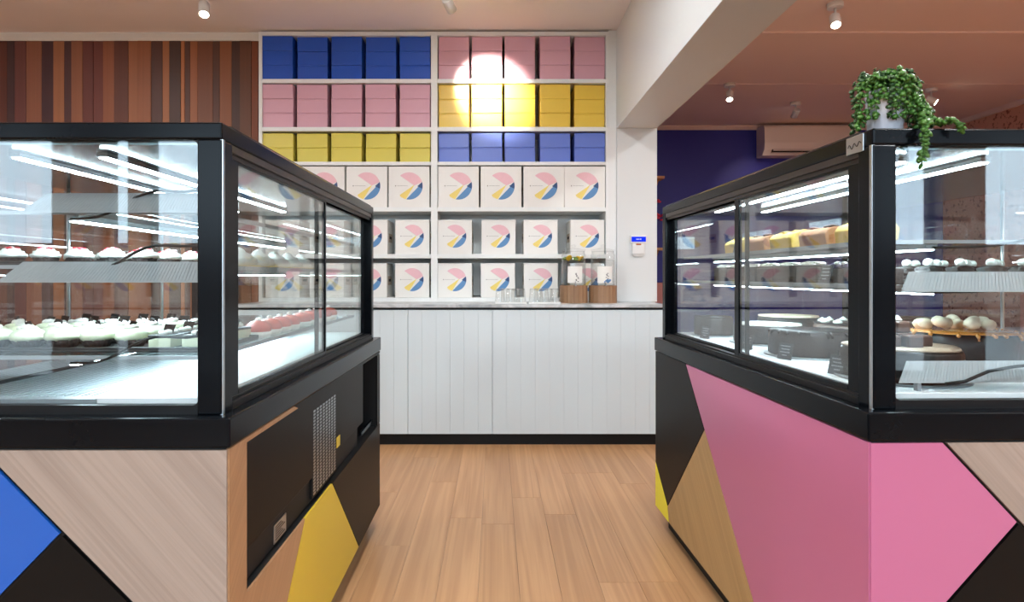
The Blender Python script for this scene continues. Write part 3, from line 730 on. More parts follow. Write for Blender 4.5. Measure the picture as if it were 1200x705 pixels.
def choc_slice():
    t_ = thing('chocolate_slice', 'x', 'pastry')
    BX(-0.027, 0.027, -0.035, 0.035, 0, 0.022).build('base', M['creamy'], t_, bevel=0.002)
    BX(-0.028, 0.028, -0.036, 0.036, 0.022, 0.028).build('chocolate_layer', M['choc'], t_, bevel=0.002)
    mb = MB()
    for k in range(3): mb.blob((0, -0.022+k*0.022, 0.032), 0.009, (1.2, 1, 0.8), 2, 0.08)
    mb.build('cream_dots', M['icing'], t_)
    MB().prism([(-0.014, 0.0, 0.03), (0.010, 0.0, 0.03), (0.018, 0.0, 0.05), (-0.008, 0.0, 0.052)], (0, 0.002, 0)).build('chocolate_shard', M['choc'], t_)
    return t_
def red_tart():
    t_ = thing('glazed_tart', 'x', 'tart')
    MB().lathe([(0.030, 0), (0.036, 0.016), (0.033, 0.016)], seg=60, rf=frill).build('crust', M['icing'], t_)
    MB().lathe([(0.033, 0.014), (0.036, 0.024), (0.032, 0.036), (0.020, 0.044), (0.006, 0.047)], seg=24).build('glaze_dome', M['coral'], t_)
    MB().blob((0, 0, 0.049), 0.009, (1, 1, 0.7), 2, 0.1).build('cream_dot', M['icing'], t_)
    return t_
def pavlova():
    t_ = thing('meringue', 'x', 'meringue')
    BX(-0.05, 0.05, -0.05, 0.05, 0, 0.004).build('card_base', M['lemoncake'], t_)
    MB().lathe([(0.040, 0.004), (0.047, 0.012), (0.043, 0.024), (0.034, 0.028), (0.030, 0.036), (0.018, 0.040), (0.012, 0.048), (0.002, 0.054)], seg=28, rf=lambda a, z: 1+0.06*math.sin(a*8+z*150)).build('whipped_peak', M['icing'], t_)
    return t_
def choc_cupcake():
    t_ = thing('chocolate_cupcake', 'x', 'cupcake')
    MB().lathe([(0.022, 0), (0.030, 0.016)], seg=72, rf=frill).build('paper_case', M['paper'], t_)
    MB().lathe([(0.030, 0.014), (0.035, 0.019), (0.034, 0.024), (0.027, 0.027), (0.029, 0.031), (0.022, 0.036), (0.014, 0.039)], seg=24, rf=lambda a, z: 1+0.06*math.sin(a*6+z*200)).build('ganache_swirl', M['choc'], t_)
    MB().blob((0, 0, 0.046), 0.0115, (1, 1, 0.9), 2).build('white_truffle', M['icing'], t_)
    return t_
def tall_slice():
    t_ = thing('layer_slice', 'x', 'pastry')
    BX(-0.035, 0.035, -0.055, 0.055, 0, 0.046).build('sponge', M['choc2'], t_, bevel=0.003)
    BX(-0.036, 0.036, -0.056, 0.056, 0.046, 0.051).build('ganache', M['choc'], t_, bevel=0.002)
    mb = MB()
    for k in range(14):
        mb.blob((random.uniform(-0.028, 0.028), random.uniform(-0.048, 0.048), 0.053+random.random()*0.007), 0.009, (1.5, 0.9, 0.45), 1, 0.2, Matrix.Rotation(random.random()*3, 3, 'Z'))
    mb.build('coconut_petals', M['icing'], t_)
    return t_
def plum_slice():
    t_ = thing('plum_slice', 'x', 'pastry')
    BX(-0.035, 0.035, -0.05, 0.05, 0, 0.040).build('sponge', M['choc2'], t_, bevel=0.003)
    mb = MB()
    for k in range(3): mb.blob((0, -0.032+k*0.032, 0.046), 0.017, (1.4, 0.9, 0.6), 2, 0.04)
    mb.build('plum_topping', M['plum'], t_)
    mb = MB()
    for k in range(2): mb.blob((-0.012, -0.016+k*0.032, 0.054), 0.008, (1, 1, 0.7), 1, 0.1)
    mb.build('cream_dots', M['icing'], t_)
    return t_
def loaf(m_, top):
    def mk():
        t_ = thing('loaf_cake', 'x', 'cake')
        pts = [(-0.036, 0), (0.036, 0), (0.041, 0.038), (0.032, 0.050), (0.014, 0.057), (-0.014, 0.057), (-0.032, 0.050), (-0.041, 0.038)]
        MB().prism([(p[0], -0.07, p[1]) for p in pts], (0, 0.14, 0)).build('loaf', m_, t_, bevel=0.004)
        mb = MB()
        for k in range(6): mb.blob((random.uniform(-0.02, 0.02), -0.055+k*0.022, 0.058), 0.013, (1.2, 1, 0.35), 2, 0.15)
        mb.build('crumb_top', top, t_)
        return t_
    return mk
def price_tag(loc, rz, label):
    t_ = thing('price_tag', label, 'price tag', loc, rz)
    MB().prism([(-0.026, 0, 0), (0.026, 0, 0), (0.026, 0.012, 0.048), (-0.026, 0.012, 0.048)], (0, 0.002, 0)).build('card', M['tag'], t_)
    mb = MB()
    for k in range(4):
        z = 0.038-k*0.009; y = z*0.25-0.0006; w2 = (0.018, 0.014, 0.017, 0.008)[k]
        x_ = -w2
        while x_ < w2: mb.box(x_, x_+0.003, y-0.0003, y+0.0004, z, z+0.003); x_ += 0.0045
    mb.build('chalk_marks', M['chalk'], t_)
    MB().box(-0.01, 0.01, 0.004, 0.022, 0, 0.003).build('foot', M['tag'], t_)
    return t_

# left case, middle shelf (z 1.136)
tray(-1.30, -0.88, 1.40, 1.84, 1.1525, 'black serving tray under the red-topped cupcakes, left case middle shelf')
pr = Proto(cupcake)
for r_ in range(3):
    for k in range(5):
        D = 1.47+0.015*k+r_*0.115
        pr.put((-1.19+0.0735*k, D, 1.1588), random.random()*6,
               'white frosted cupcake with red berries, %s from the left in the %s row' % (ORD[k], ('front', 'middle', 'back')[r_]), 'cupcakes on the left case middle shelf', sc=0.88)
pr = Proto(pavlova)
for k in range(5):
    pr.put((-0.685, 1.60+k*0.125, 1.1525), random.random(), 'white peaked meringue on a card, %s from the camera in the left case' % ORD[k], 'meringues in the left case')
# left case, lower shelf (z 0.958)
tray(-1.28, -0.64, 1.33, 1.62, 0.9585, 'long black tray under the pistachio cream tarts, left case lower shelf')
tray(-1.28, -0.74, 1.66, 1.86, 0.9585, 'black tray behind the cream tarts, left case lower shelf')
pr = Proto(cream_tart); pr2 = Proto(choc_slice)
for r_ in range(3):
    for k in range(8):
        x_ = -1.235+0.076*k; y_ = 1.375+r_*0.088+0.006*k
        if y_ > 1.60: continue
        rown = ('front', 'middle', 'back')[r_]
        if k < 6:
            pr.put((x_, y_, 0.965), random.random()*6, 'pale cream tart in a dark paper case, %s from the left, %s row' % (ORD[k], rown), 'cream tarts on the left case lower shelf', sc=random.uniform(0.93, 1.0))
        else:
            pr2.put((x_+0.008, y_, 0.965), random.uniform(-0.2, 0.2), 'cream slice with chocolate shard, %s from the left, %s row' % (ORD[k], rown), 'chocolate slices on the left case lower shelf')
for r_ in range(2):
    for k in range(6):
        pr2.put((-1.23+k*0.085, 1.705+r_*0.09, 0.965), random.uniform(-0.3, 0.3), 'cream slice with chocolate shard on the rear tray, %s from the left, %s row' % (ORD[k], ('near', 'far')[r_]), 'chocolate slices on the left case lower shelf')
pr = Proto(red_tart)
for k in range(4):
    pr.put((-0.665, 1.68+k*0.083, 0.9585), 0, 'glossy coral tart with cream dot, %s from the camera beside the sliding door' % ORD[k], 'coral tarts in the left case')
for k in range(5):
    pr.put((-0.665, 2.05+k*0.083, 0.9585), 0, 'glossy coral tart with cream dot, %s from the camera beyond the door stile' % ORD[k], 'coral tarts in the left case')

# right case
def RWp(w_, u): # local case coords to world
    v = Matrix.Rotation(RZ, 3, 'Z') @ Vector((w_, u, 0)); return (v.x+RXA, v.y+RYA)
pL = Proto(loaf(M['lemoncake'], M['lemoncake'])); pB = Proto(loaf(M['browncake'], M['milkchoc']))
for k, (pr, u, nm) in enumerate(((pL, 0.30, 'lemon yellow'), (pB, 0.48, 'brown crusted'), (pL, 0.66, 'lemon yellow'), (pB, 0.84, 'brown crusted'), (pL, 1.02, 'lemon yellow'), (pB, 0.13+0.07, 'brown crusted'))):
    if k == 5: continue
    x_, y_ = RWp(0.19, u)
    pr.put((x_, y_, 1.2095), RZ, '%s loaf cake, %s from the camera on the right case top shelf' % (nm, ORD[k]), '%s loaves in the right case' % nm)
x_, y_ = RWp(0.125, 0.93); price_tag((x_, y_, 1.2095), -math.pi/2+RZ, 'dark price tag before the loaf cakes on the top shelf')
pr = Proto(tall_slice)
for k in range(6):
    x_, y_ = RWp(0.18, 0.50+k*0.125)
    pr.put((x_, y_, 1.1095), RZ, 'dark layer slice with white petals, %s from the camera, right case middle shelf' % ORD[k], 'white petal slices in the right case')
pr = Proto(plum_slice)
for k in range(2):
    x_, y_ = RWp(0.18, 0.245+k*0.125)
    pr.put((x_, y_, 1.1095), RZ, 'plum-topped chocolate slice, %s from the camera, right case middle shelf' % ORD[k], 'plum slices in the right case')
x_, y_ = RWp(0.115, 0.36); price_tag((x_, y_, 1.1095), -math.pi/2+RZ, 'dark price tag before the plum slices, right case middle shelf')
x0_, y0_ = RWp(0.29, 0.2)
tr_ = tray(1.115-0.11, 1.62-0.02, 1.385, 1.70, 1.1095, 'dark tray under the truffle-topped cupcakes, right case middle shelf')
pr = Proto(choc_cupcake)
for r_ in range(3):
    for k in range(7):
                pr.put((1.045+0.076*k+r_*0.01, 1.44+r_*0.09, 1.116), random.random()*6, 'chocolate cupcake with white truffle, %s from the left, %s row' % (ORD[k], ('front', 'middle', 'back')[r_]), 'truffle cupcakes in the right case')
# deck cakes
ZD = 0.8785
def round_cake(name, loc, r, h, body, top, label, drips=True, extra=None, rough=0.03):
    t_ = thing(name, label, 'cake', loc)
    MB().lathe([(r*1.12, 0), (r*1.12, 0.004)], seg=36).build('cake_board', M['ribsteel'], t_)
    ph = random.random()*6
    rf = lambda a, z: 1+rough*math.sin(a*23+z*90+ph)*0.5+rough*0.5*math.sin(a*7+ph)
    MB().lathe([(r*0.98, 0.004), (r, 0.012), (r*0.995, h*0.55), (r*0.99, h-0.010), (r*0.95, h-0.002), (r*0.90, h)], seg=64, rf=rf).build('cake_body', body, t_)
    MB().lathe([(r*0.96, h-0.001), (r*0.95, h+0.003), (r*0.6, h+0.005), (r*0.2, h+0.005)], seg=48, rf=lambda a, z: 1+0.03*math.sin(a*5+1)).build('top_glaze', top, t_)
    if drips:
        mb = MB(); n_ = 22
        for k in range(n_):
            a = 2*math.pi*k/n_+random.uniform(-0.1, 0.1); ln = random.uniform(0.004, 0.018)
            c, s_ = math.cos(a), math.sin(a)
            mb.tube([(c*r*0.93, s_*r*0.93, h+0.001), (c*r*0.995, s_*r*0.995, h-0.004), (c*r*1.012, s_*r*1.012, h-ln)], [0.005, 0.0055, 0.003], 6)
        mb.build('drips', top, t_)
    if extra: extra(t_, r, h)
    return t_
def marsh_top(t_, r, h):
    mb = MB()
    for k in range(13):
        a = random.random()*6.28; q = r*0.62*math.sqrt(random.random()); mb.blob((q*math.cos(a), q*math.sin(a), h+0.016+random.random()*0.012), 0.019, (1.1, 0.9, 0.75), 2, 0.05, Matrix.Rotation(random.random()*3, 3, 'X'))
    mb.build('marshmallows', M['marsh'], t_)
def cubes_top(t_, r, h):
    mb = MB()
    for (x_, y_, z_, s_) in ((-0.05, -0.04, 0.017, 0.017), (-0.01, -0.055, 0.017, 0.018), (0.03, -0.035, 0.017, 0.016), (-0.03, 0.0, 0.017, 0.018), (-0.02, -0.03, 0.05, 0.016), (0.02, 0.02, 0.017, 0.017), (-0.06, 0.03, 0.017, 0.017)):
        mb.box(x_-s_, x_+s_, y_-s_, y_+s_, h+z_-s_+0.002, h+z_+s_-0.002)
    mb.build('chocolate_cubes', M['milkchoc'], t_, bevel=0.005)
    MB().prism([(-0.03, -0.03, h+0.066), (-0.014, -0.03, h+0.066), (-0.024, -0.03, h+0.078)], (0, 0.01, 0)).build('sugar_shard', M['icing'], t_)
def rosettes(t_, r, h):
    mb = MB()
    for k in range(10):
        a = k*0.628; mb.lathe([(0.014, h+0.003), (0.015, h+0.009), (0.008, h+0.014), (0.001, h+0.019)], cx=r*0.74*math.cos(a), cy=r*0.74*math.sin(a), seg=10)
    mb.build('cream_rosettes', M['icing'], t_)
cakes = [
 ('chocolate_cake', (1.000, 1.475), 0.128, 0.078, M['choc'], M['dusted'], 'dark cake with chocolate cubes on a pale dusted top, nearest the front glass', False, cubes_top),
 ('caramel_cake', (1.345, 1.74), 0.150, 0.092, M['choc'], M['caramel'], 'large dark cake with caramel drips and toasted marshmallows', True, marsh_top),
 ('chocolate_cake', (1.000, 1.90), 0.118, 0.078, M['choc2'], M['choc'], 'rough dark chocolate cake behind the sliding door, with glossy drips', True, None),
 ('iced_cake', (1.03, 2.25), 0.122, 0.070, M['choc2'], M['icing'], 'chocolate cake with flat white icing beyond the glossy one', False, None),
 ('chocolate_cake', (0.925, 2.53), 0.078, 0.078, M['choc2'], M['choc'], 'small dark chocolate cake at the far end by the aisle', False, None),
 ('rosette_cake', (1.28, 2.16), 0.115, 0.080, M['milkchoc'], M['choc'], 'brown cake ringed with cream rosettes near the outer glass', False, rosettes),
 ('chocolate_cake', (1.22, 2.48), 0.120, 0.085, M['choc'], M['marsh'], 'dark cake with a pale dusted top in the far corner', False, None),
 ('chocolate_cake', (1.50, 2.14), 0.085, 0.10, M['milkchoc'], M['milkchoc'], 'tall brown cake against the outer pane', False, None)]
for (nm, (x_, y_), r, h, bo, to, lb, dr, ex) in cakes: round_cake(nm, (x_, y_, ZD), r, h, bo, to, lb, dr, ex)
for (px, D, xx, lb) in ((833, 2.40, 0.84, 'small dark tag by the far small cake'), (912, 1.80, 0.87, 'dark tag in front of the glossy drip cake'), (988, 1.52, 0.868, 'dark tag beside the cube-topped cake'), (880, 2.05, 0.86, 'dark tag in front of the white iced cake')):
    price_tag((xx, D, ZD), -math.pi/2+0.35, lb)

# ================================================================== TRAILING PLANT
pt = thing('trailing_plant', 'trailing green succulent in a white pot on top of the right display case', 'plant', (0.872, 1.335, ZT+0.0005))
MB().lathe([(0.030, 0), (0.034, 0.002), (0.039, 0.095), (0.041, 0.099), (0.037, 0.099), (0.034, 0.092)], seg=32, cap=True).build('pot', M['pot'], pt)
MB().lathe([(0.033, 0.088), (0.034, 0.093)], seg=20).build('soil', M['soil'], pt)
def leafy(pts, n, r, m_, spread=0.011, jz=0.004):
    mb = MB(); pts = [Vector(p) for p in pts]
    mb.tube(pts, 0.0011, 5)
    L_ = len(pts)-1
    for i in range(n):
        f = (i+random.random())/n*L_; k = min(int(f), L_-1); p = pts[k].lerp(pts[k+1], f-k)
        d = (pts[k+1]-pts[k]).normalized()
        q = Vector((random.uniform(-1, 1), random.uniform(-1, 1), random.uniform(-0.4, 0.8))).normalized()
        c = p+q*spread*random.uniform(0.3, 1)
        nrm = (q+Vector((0, -0.6, 0.5))).normalized(); ax = nrm.orthogonal().normalized(); bx_ = nrm.cross(ax)
        rr = r*random.uniform(0.7, 1.15)
        vs = [mb.b.verts.new(c+ax*rr*math.cos(a)+bx_*rr*math.sin(a)*0.85+nrm*(-0.0012)) for a in [k2*math.pi/3.5 for k2 in range(7)]]
        tp = mb.b.verts.new(c+nrm*0.0012); bt = mb.b.verts.new(c-nrm*0.0025)
        for k2 in range(7):
            f1 = mb.b.faces.new((vs[k2], vs[(k2+1) % 7], tp)); f1.smooth = True; f2 = mb.b.faces.new((vs[(k2+1) % 7], vs[k2], bt)); f2.smooth = True
    o = mb.build('vine', m_, pt); o['kind'] = 'stuff'; return o
def arc(ang, reach, top, down, out=0.0, n=8):
    c, s_ = math.cos(ang), math.sin(ang); P_ = [(0.02*c, 0.02*s_, 0.104)]
    P_.append((0.038*c, 0.038*s_, 0.104+top)); P_.append((reach*c, reach*s_, 0.104+top*0.6))
    for k in range(1, 6): P_.append(((reach+out*k/5)*c+random.uniform(-1, 1)*0.003, (reach+out*k/5)*s_, 0.104+top*0.6-down*k/5))
    return P_
# bushy crown
for k in range(26):
    a = random.random()*6.28; r0 = random.uniform(0.01, 0.045)
    leafy([(0, 0, 0.10), (r0*math.cos(a), r0*math.sin(a), 0.125+random.random()*0.022), (r0*1.3*math.cos(a), r0*1.3*math.sin(a), 0.118)], 20, 0.0075, M['leaf' if k % 2 else 'leafdark'])
for (a, reach, top, down, m_, n_) in ((math.pi*1.20, 0.046, 0.018, 0.08, 'leaf', 34), (math.pi*1.31, 0.045, 0.018, 0.045, 'leaf', 24), (math.pi*1.40, 0.046, 0.018, 0.085, 'leafdark', 30), (math.pi*1.45, 0.048, 0.018, 0.09, 'leaf', 34), (math.pi*1.56, 0.050, 0.018, 0.085, 'leaf', 34), (math.pi*1.06, 0.062, 0.014, 0.095, 'leaf', 34),
      (math.pi*1.00, 0.056, 0.018, 0.10, 'leaf', 34), (math.pi*1.12, 0.055, 0.018, 0.085, 'leaf', 30), (math.pi*0.9, 0.060, 0.015, 0.10, 'leafdark', 30),
      (math.pi*1.49, 0.048, 0.016, 0.060, 'leaf', 26), (math.pi*1.66, 0.050, 0.018, 0.075, 'leaf', 34), (math.pi*1.72, 0.054, 0.018, 0.09, 'leaf', 36),
      (math.pi*1.80, 0.056, 0.018, 0.095, 'leafdark', 38), (math.pi*1.88, 0.062, 0.02, 0.10, 'leaf', 38), (math.pi*1.95, 0.07, 0.02, 0.10, 'leafdark', 38), (0.1, 0.075, 0.02, 0.10, 'leafdark', 36), (0.3, 0.07, 0.02, 0.10, 'leafdark', 36)):
    leafy(arc(a, reach, top, down), n_, 0.0075, M[m_])
for off in (0.0, 0.008):
    leafy([(0.035, -0.03, 0.10), (0.045+off, -0.055, 0.05), (0.032+off, -0.078, 0.014), (0.018+off, -0.098, 0.008), (0.013+off, -0.102, -0.02), (0.010+off, -0.102, -0.05), (0.008, -0.102, -0.072-off)], 50, 0.0075, M['leaf'], 0.0085)
leafy([(0.05, -0.045, 0.05), (0.062, -0.065, 0.022), (0.072, -0.085, 0.014), (0.082, -0.100, 0.008), (0.090, -0.104, -0.002), (0.093, -0.104, -0.012)], 44, 0.0075, M['leaf'], 0.009)
leafy([(0.04, 0.0, 0.07), (0.065, -0.03, 0.025), (0.075, -0.06, 0.016), (0.085, -0.088, 0.012)], 34, 0.0075, M['leafdark'], 0.009)
for k in range(6):
    leafy([(0.03, -0.01, 0.10), (0.05+k*0.006, -0.02+k*0.003, 0.10-k*0.006), (0.065+k*0.006, -0.025+k*0.004, 0.06), (0.075+k*0.005, -0.03+k*0.004, 0.020)], 30, 0.0075, M['leaf' if k % 2 else 'leafdark'])

# ================================================================== COUNTER ITEMS
ZW = 0.9405
def dispenser(x, y, label, fruit, blue):
    t_ = thing('drink_dispenser', label, 'drink dispenser', (x, y, ZW))
    R = 0.098
    # stave base
    n_ = 18
    for k in range(n_):
        a0 = 2*math.pi*k/n_+0.006; a1 = 2*math.pi*(k+1)/n_-0.006; r0, r1 = R-0.012, R+random.uniform(-0.001, 0.001)
        MB().prism([(r0*math.cos(a0), r0*math.sin(a0), 0), (r1*math.cos(a0), r1*math.sin(a0), 0), (r1*math.cos(a1), r1*math.sin(a1), 0), (r0*math.cos(a1), r0*math.sin(a1), 0)], (0, 0, 0.122)).build('stave', M['basewood'], t_)
    MB().lathe([(R-0.013, 0.108), (R-0.013, 0.118)], seg=30).build('base_top', M['basewood'], t_)
    rj = 0.086
    MB().lathe([(rj*0.9, 0.119), (rj, 0.125), (rj, 0.335), (rj-0.008, 0.348), (rj-0.008, 0.362), (rj-0.012, 0.362), (rj-0.012, 0.345), (rj-0.004, 0.333), (rj-0.004, 0.128), (rj*0.88, 0.123)], seg=40, cap=False).build('jar', M['jarglass'], t_)
    MB().lathe([(rj-0.006, 0.126), (rj-0.006, 0.300)], seg=32).build('water', M['water'], t_)
    MB().lathe([(rj-0.006, 0.363), (rj-0.004, 0.366), (rj-0.004, 0.372), (0.03, 0.382), (0.012, 0.386), (0.014, 0.394), (0.018, 0.402), (0.008, 0.408)], seg=32).build('lid', M['jarglass'], t_)
    # frosted label wrapped on the front
    mb = MB(); n2 = 12; vs = []
    for k in range(n2+1):
        a = math.pi*1.5-0.62+1.24*k/n2; vs.append((math.cos(a), math.sin(a)))
    for k in range(n2):
        (c0, s0), (c1, s1) = vs[k], vs[k+1]; r0 = rj+0.0005; r1 = rj+0.0012
        mb.prism([(r0*c0, r0*s0, 0.14), (r1*c0, r1*s0, 0.14), (r1*c1, r1*s1, 0.14), (r0*c1, r0*s1, 0.14)], (0, 0, 0.115))
    mb.build('label', M['cream'], t_)
    mb = MB()
    for k in range(9):
        a = math.pi*1.5+random.uniform(0.05, 0.25); z = 0.15+k*0.007; rr = rj+0.0016
        mb.blob((rr*math.cos(a), rr*math.sin(a), z), 0.005, (1.3, 0.25, 0.6), 1, 0.1)
    mb.build('leaf_sketch', M['tag'], t_)
    if blue:
        mb = MB()
        for k in range(6):
            a = math.pi*1.5+0.02+0.07*k; rr = rj+0.002; mb.blob((rr*math.cos(a), rr*math.sin(a), 0.148+0.005*(k % 3)), 0.011, (1, 0.15, 0.9), 1, 0.1)
        mb.build('blue_print', M['p_blue'], t_)
    if fruit:
        for k in range(8):
            a = k*0.8; rr = 0.058
            o = MB().lathe([(0.022, -0.003), (0.022, 0.003)], seg=14).build('citrus_slice', M['lemon' if k % 2 else 'lime'], t_)
            o.location = (rr*math.cos(a), rr*math.sin(a), 0.308+0.004*(k % 3)); o.rotation_euler = (random.uniform(-0.9, 0.9), random.uniform(-0.9, 0.9), 0)
    # tap
    MB().tube([(0, -rj-0.001, 0.135), (0, -rj-0.025, 0.135), (0, -rj-0.028, 0.120)], 0.006, 8).tube([(0, -rj-0.018, 0.138), (0, -rj-0.018, 0.152)], 0.004, 8).build('tap', M['steel'], t_)
    return t_
dispenser((672.5-580)*4.2/700, 4.215, 'glass drink dispenser with citrus slices on a round wood base, beside the tumblers', True, False)
dispenser((707.0-580)*4.2/700, 4.215, 'glass drink dispenser with blue flower label on a round wood base, beside the column', False, True)
def tumbler():
    t_ = thing('glass_tumbler', 'x', 'glass')
    MB().lathe([(0.036, 0), (0.027, 0.092), (0.024, 0.096), (0.0238, 0.084), (0.033, 0.002)], seg=20, cap=False).build('wall', M['jarglass'], t_)
    MB().lathe([(0.0255, 0.086), (0.0255, 0.0955)], seg=20).build('thick_base', M['jarglass'], t_)
    return t_
pr = Proto(tumbler)
for ti, (a, b_) in enumerate(((580, 617), (619.5, 657))):
    x0, x1 = W_(a, 4.06), W_(b_, 4.06); nm = ('left', 'right')[ti]
    t_ = thing('tumbler_tray', '%s white oval-edged tray holding upturned tumblers on the marble worktop' % nm, 'tray', ((x0+x1)/2, 4.13, ZW)); hw = (x1-x0)/2-0.001
    BX(-hw, hw, -0.085, 0.085, 0, 0.005).build('base', M['plastic'], t_, bevel=0.002)
    MB().box(-hw, hw, -0.085, -0.081, 0.005, 0.011).box(-hw, hw, 0.081, 0.085, 0.005, 0.011).box(-hw, -hw+0.004, -0.081, 0.081, 0.005, 0.011).box(hw-0.004, hw, -0.081, 0.081, 0.005, 0.011).build('rim', M['plastic'], t_)
    for r_ in range(2):
        for k in range(3 if r_ == 0 else 2):
            pr.put(((x0+x1)/2-0.0715+0.0715*k+0.036*r_, 4.095+r_*0.068, ZW+0.0055), 0, 'upturned glass tumbler, %s from the left in the %s row of the %s tray' % (ORD[k], ('front', 'back')[r_], nm), 'upturned tumblers on the two trays')
# alarm keypad on the column
kp = thing('alarm_keypad', 'white alarm keypad with a lit blue screen on the white column', 'keypad', ((747.5-580)*SY/700, SY-0.0005, 1.29))
BX(-0.046, 0.046, -0.022, 0, 0.075-0.12+0.04, 0.13).build('housing', M['plastic'], kp, bevel=0.006)
BX(-0.055, 0.055, -0.026, -0.0, 0.078, 0.135).build('screen_hood', M['plastic'], kp, bevel=0.004)
BX(-0.052, 0.052, -0.028, -0.0262, 0.088, 0.124).build('screen', M['lcd'], kp)
mb = MB()
for k, w_ in enumerate((0.004, 0.006, 0.003, 0.006, 0.004)): mb.box(-0.018+k*0.008, -0.018+k*0.008+w_, -0.0285, -0.028, 0.102, 0.110)
mb.build('screen_digits', M['plastic'], kp)
BX(-0.018, 0.018, -0.0235, -0.0222, 0.064, 0.074).build('indicator', M['amber'], kp)
BX(-0.034, 0.034, -0.0245, -0.0222, 0.002, 0.058).build('flap', M['plastic'], kp, bevel=0.002)
MB().prism([(-0.046, -0.02, -0.004), (0.046, -0.02, -0.004), (0.03, -0.014, -0.018), (-0.03, -0.014, -0.018)], (0, 0.014, 0)).build('lower_lip', M['plastic'], kp)

# ================================================================== LAMPS
def spot(x, y, aim, label, lit=True, power=None, ang=60, stem=0.035):
    t_ = thing('ceiling_spotlight', label, 'spotlight', (x, y, ZC-0.0005), group='white ceiling spotlights')
    MB().lathe([(0.048, -0.030), (0.050, -0.026), (0.050, 0.0)], seg=28).build('canopy', M['plastic'], t_)
    MB().tube([(0, 0, -0.030), (0, 0, -0.030-stem), (0.004, 0, -0.045-stem)], 0.008, 8).build('bracket', M['plastic'], t_)
    d = (Vector(aim)-Vector((x, y, ZC-0.075-stem))).normalized(); c = Vector((0, 0, -0.078-stem))
    mb = MB(); rr = 0.033
    mb.tube([c-d*0.045, c-d*0.040, c+d*0.045], [rr*0.9, rr, rr], 24); hd = mb.build('lamp_head', M['plastic'], t_)
    MB().tube([c+d*0.0451, c+d*0.0465], rr*0.82, 24).build('lens', M['lamp'] if lit else M['plastic'], hd)
    if lit:
        ld = bpy.data.lights.new('lamp_light', 'SPOT'); ld.energy = power or SPOT_W; ld.spot_size = math.radians(ang); ld.spot_blend = 1.0; ld.color = (1.0, 0.86, 0.70); ld.shadow_soft_size = 0.025
        lo = bpy.data.objects.new('lamp_light', ld); COL.objects.link(lo); lo.parent = t_; lo.location = c+d*0.06; lo.rotation_euler = d.to_track_quat('-Z', 'Y').to_euler()
    return t_
spot(-0.285, 3.72, (-0.04, 4.38, 2.50), 'white ceiling spotlight directly above the right box shelves', power=330, ang=46)
spot(-1.84, 3.78, (-1.5, 3.0, 0.9), 'lit white ceiling spotlight before the timber boarding', power=SPOT_W)
spot(2.25, 3.95, (2.0, 3.2, 1.5), 'white ceiling spotlight nearest the camera in the pink room')
spot(2.20, 5.60, (1.9, 4.9, 1.2), 'lit white spotlight left of the others on the pink ceiling', power=18)
spot(3.12, 6.20, (3.12, 7.2, 2.0), 'white spotlight above the air conditioner', power=14, lit=True)
spot(4.20, 5.75, (5.2, 5.0, 2.0), 'white spotlight behind the trailing plant', power=18)
spot(0.35, 1.2, (0.6, 1.5, 0.0), 'added unseen fill spotlight above the aisle')  # this and the next two are unseen spots added as fill light
spot(-2.6, 1.2, (-2.4, 1.6, 0.0), 'added unseen fill spotlight over the left case')
spot(2.9, 1.0, (2.6, 1.6, 0.0), 'added unseen fill spotlight over the right case')

def downlight(x, y, power, label):  # unseen lamps, added to lift the ambient light of the room
    t_ = thing('fill_downlight', label, 'downlight', (x, y, ZC-0.0005), group='added unseen fill downlights')
    MB().lathe([(0.085, -0.006), (0.095, -0.003), (0.095, 0.0)], seg=28).build('trim_ring', M['plastic'], t_)
    MB().lathe([(0.075, -0.0075), (0.075, -0.0062)], seg=28).build('diffuser', M['lamp'], t_)
    ld = bpy.data.lights.new('lamp_light', 'AREA'); ld.shape = 'DISK'; ld.size = 0.15; ld.energy = power; ld.color = (0.93, 0.97, 1.0)
    lo = bpy.data.objects.new('lamp_light', ld); COL.objects.link(lo); lo.parent = t_; lo.location = (0, 0, -0.009)
for (x, y, wh) in ((-3.2, 0.4, 'beside the left wall'), (-3.2, 2.6, 'nearest the timber boarding'), (-1.4, -1.2, 'behind the camera by the shopfront glass'), (-0.2, 2.6, 'over the aisle between the cases'), (-0.2, 0.3, 'straight above the camera'),
        (2.2, 0.2, 'just right of the beam'), (3.9, 0.2, 'by the banquette end'), (3.9, 2.6, 'above the banquette'), (2.2, -1.4, 'right of the beam near the shopfront'), (4.2, -1.4, 'in the right front corner'), (-3.2, -1.4, 'in the left front corner'), (2.2, 2.4, 'beyond the right case')):
    downlight(x, y, DOWN_W, 'added unseen fill downlight '+wh)

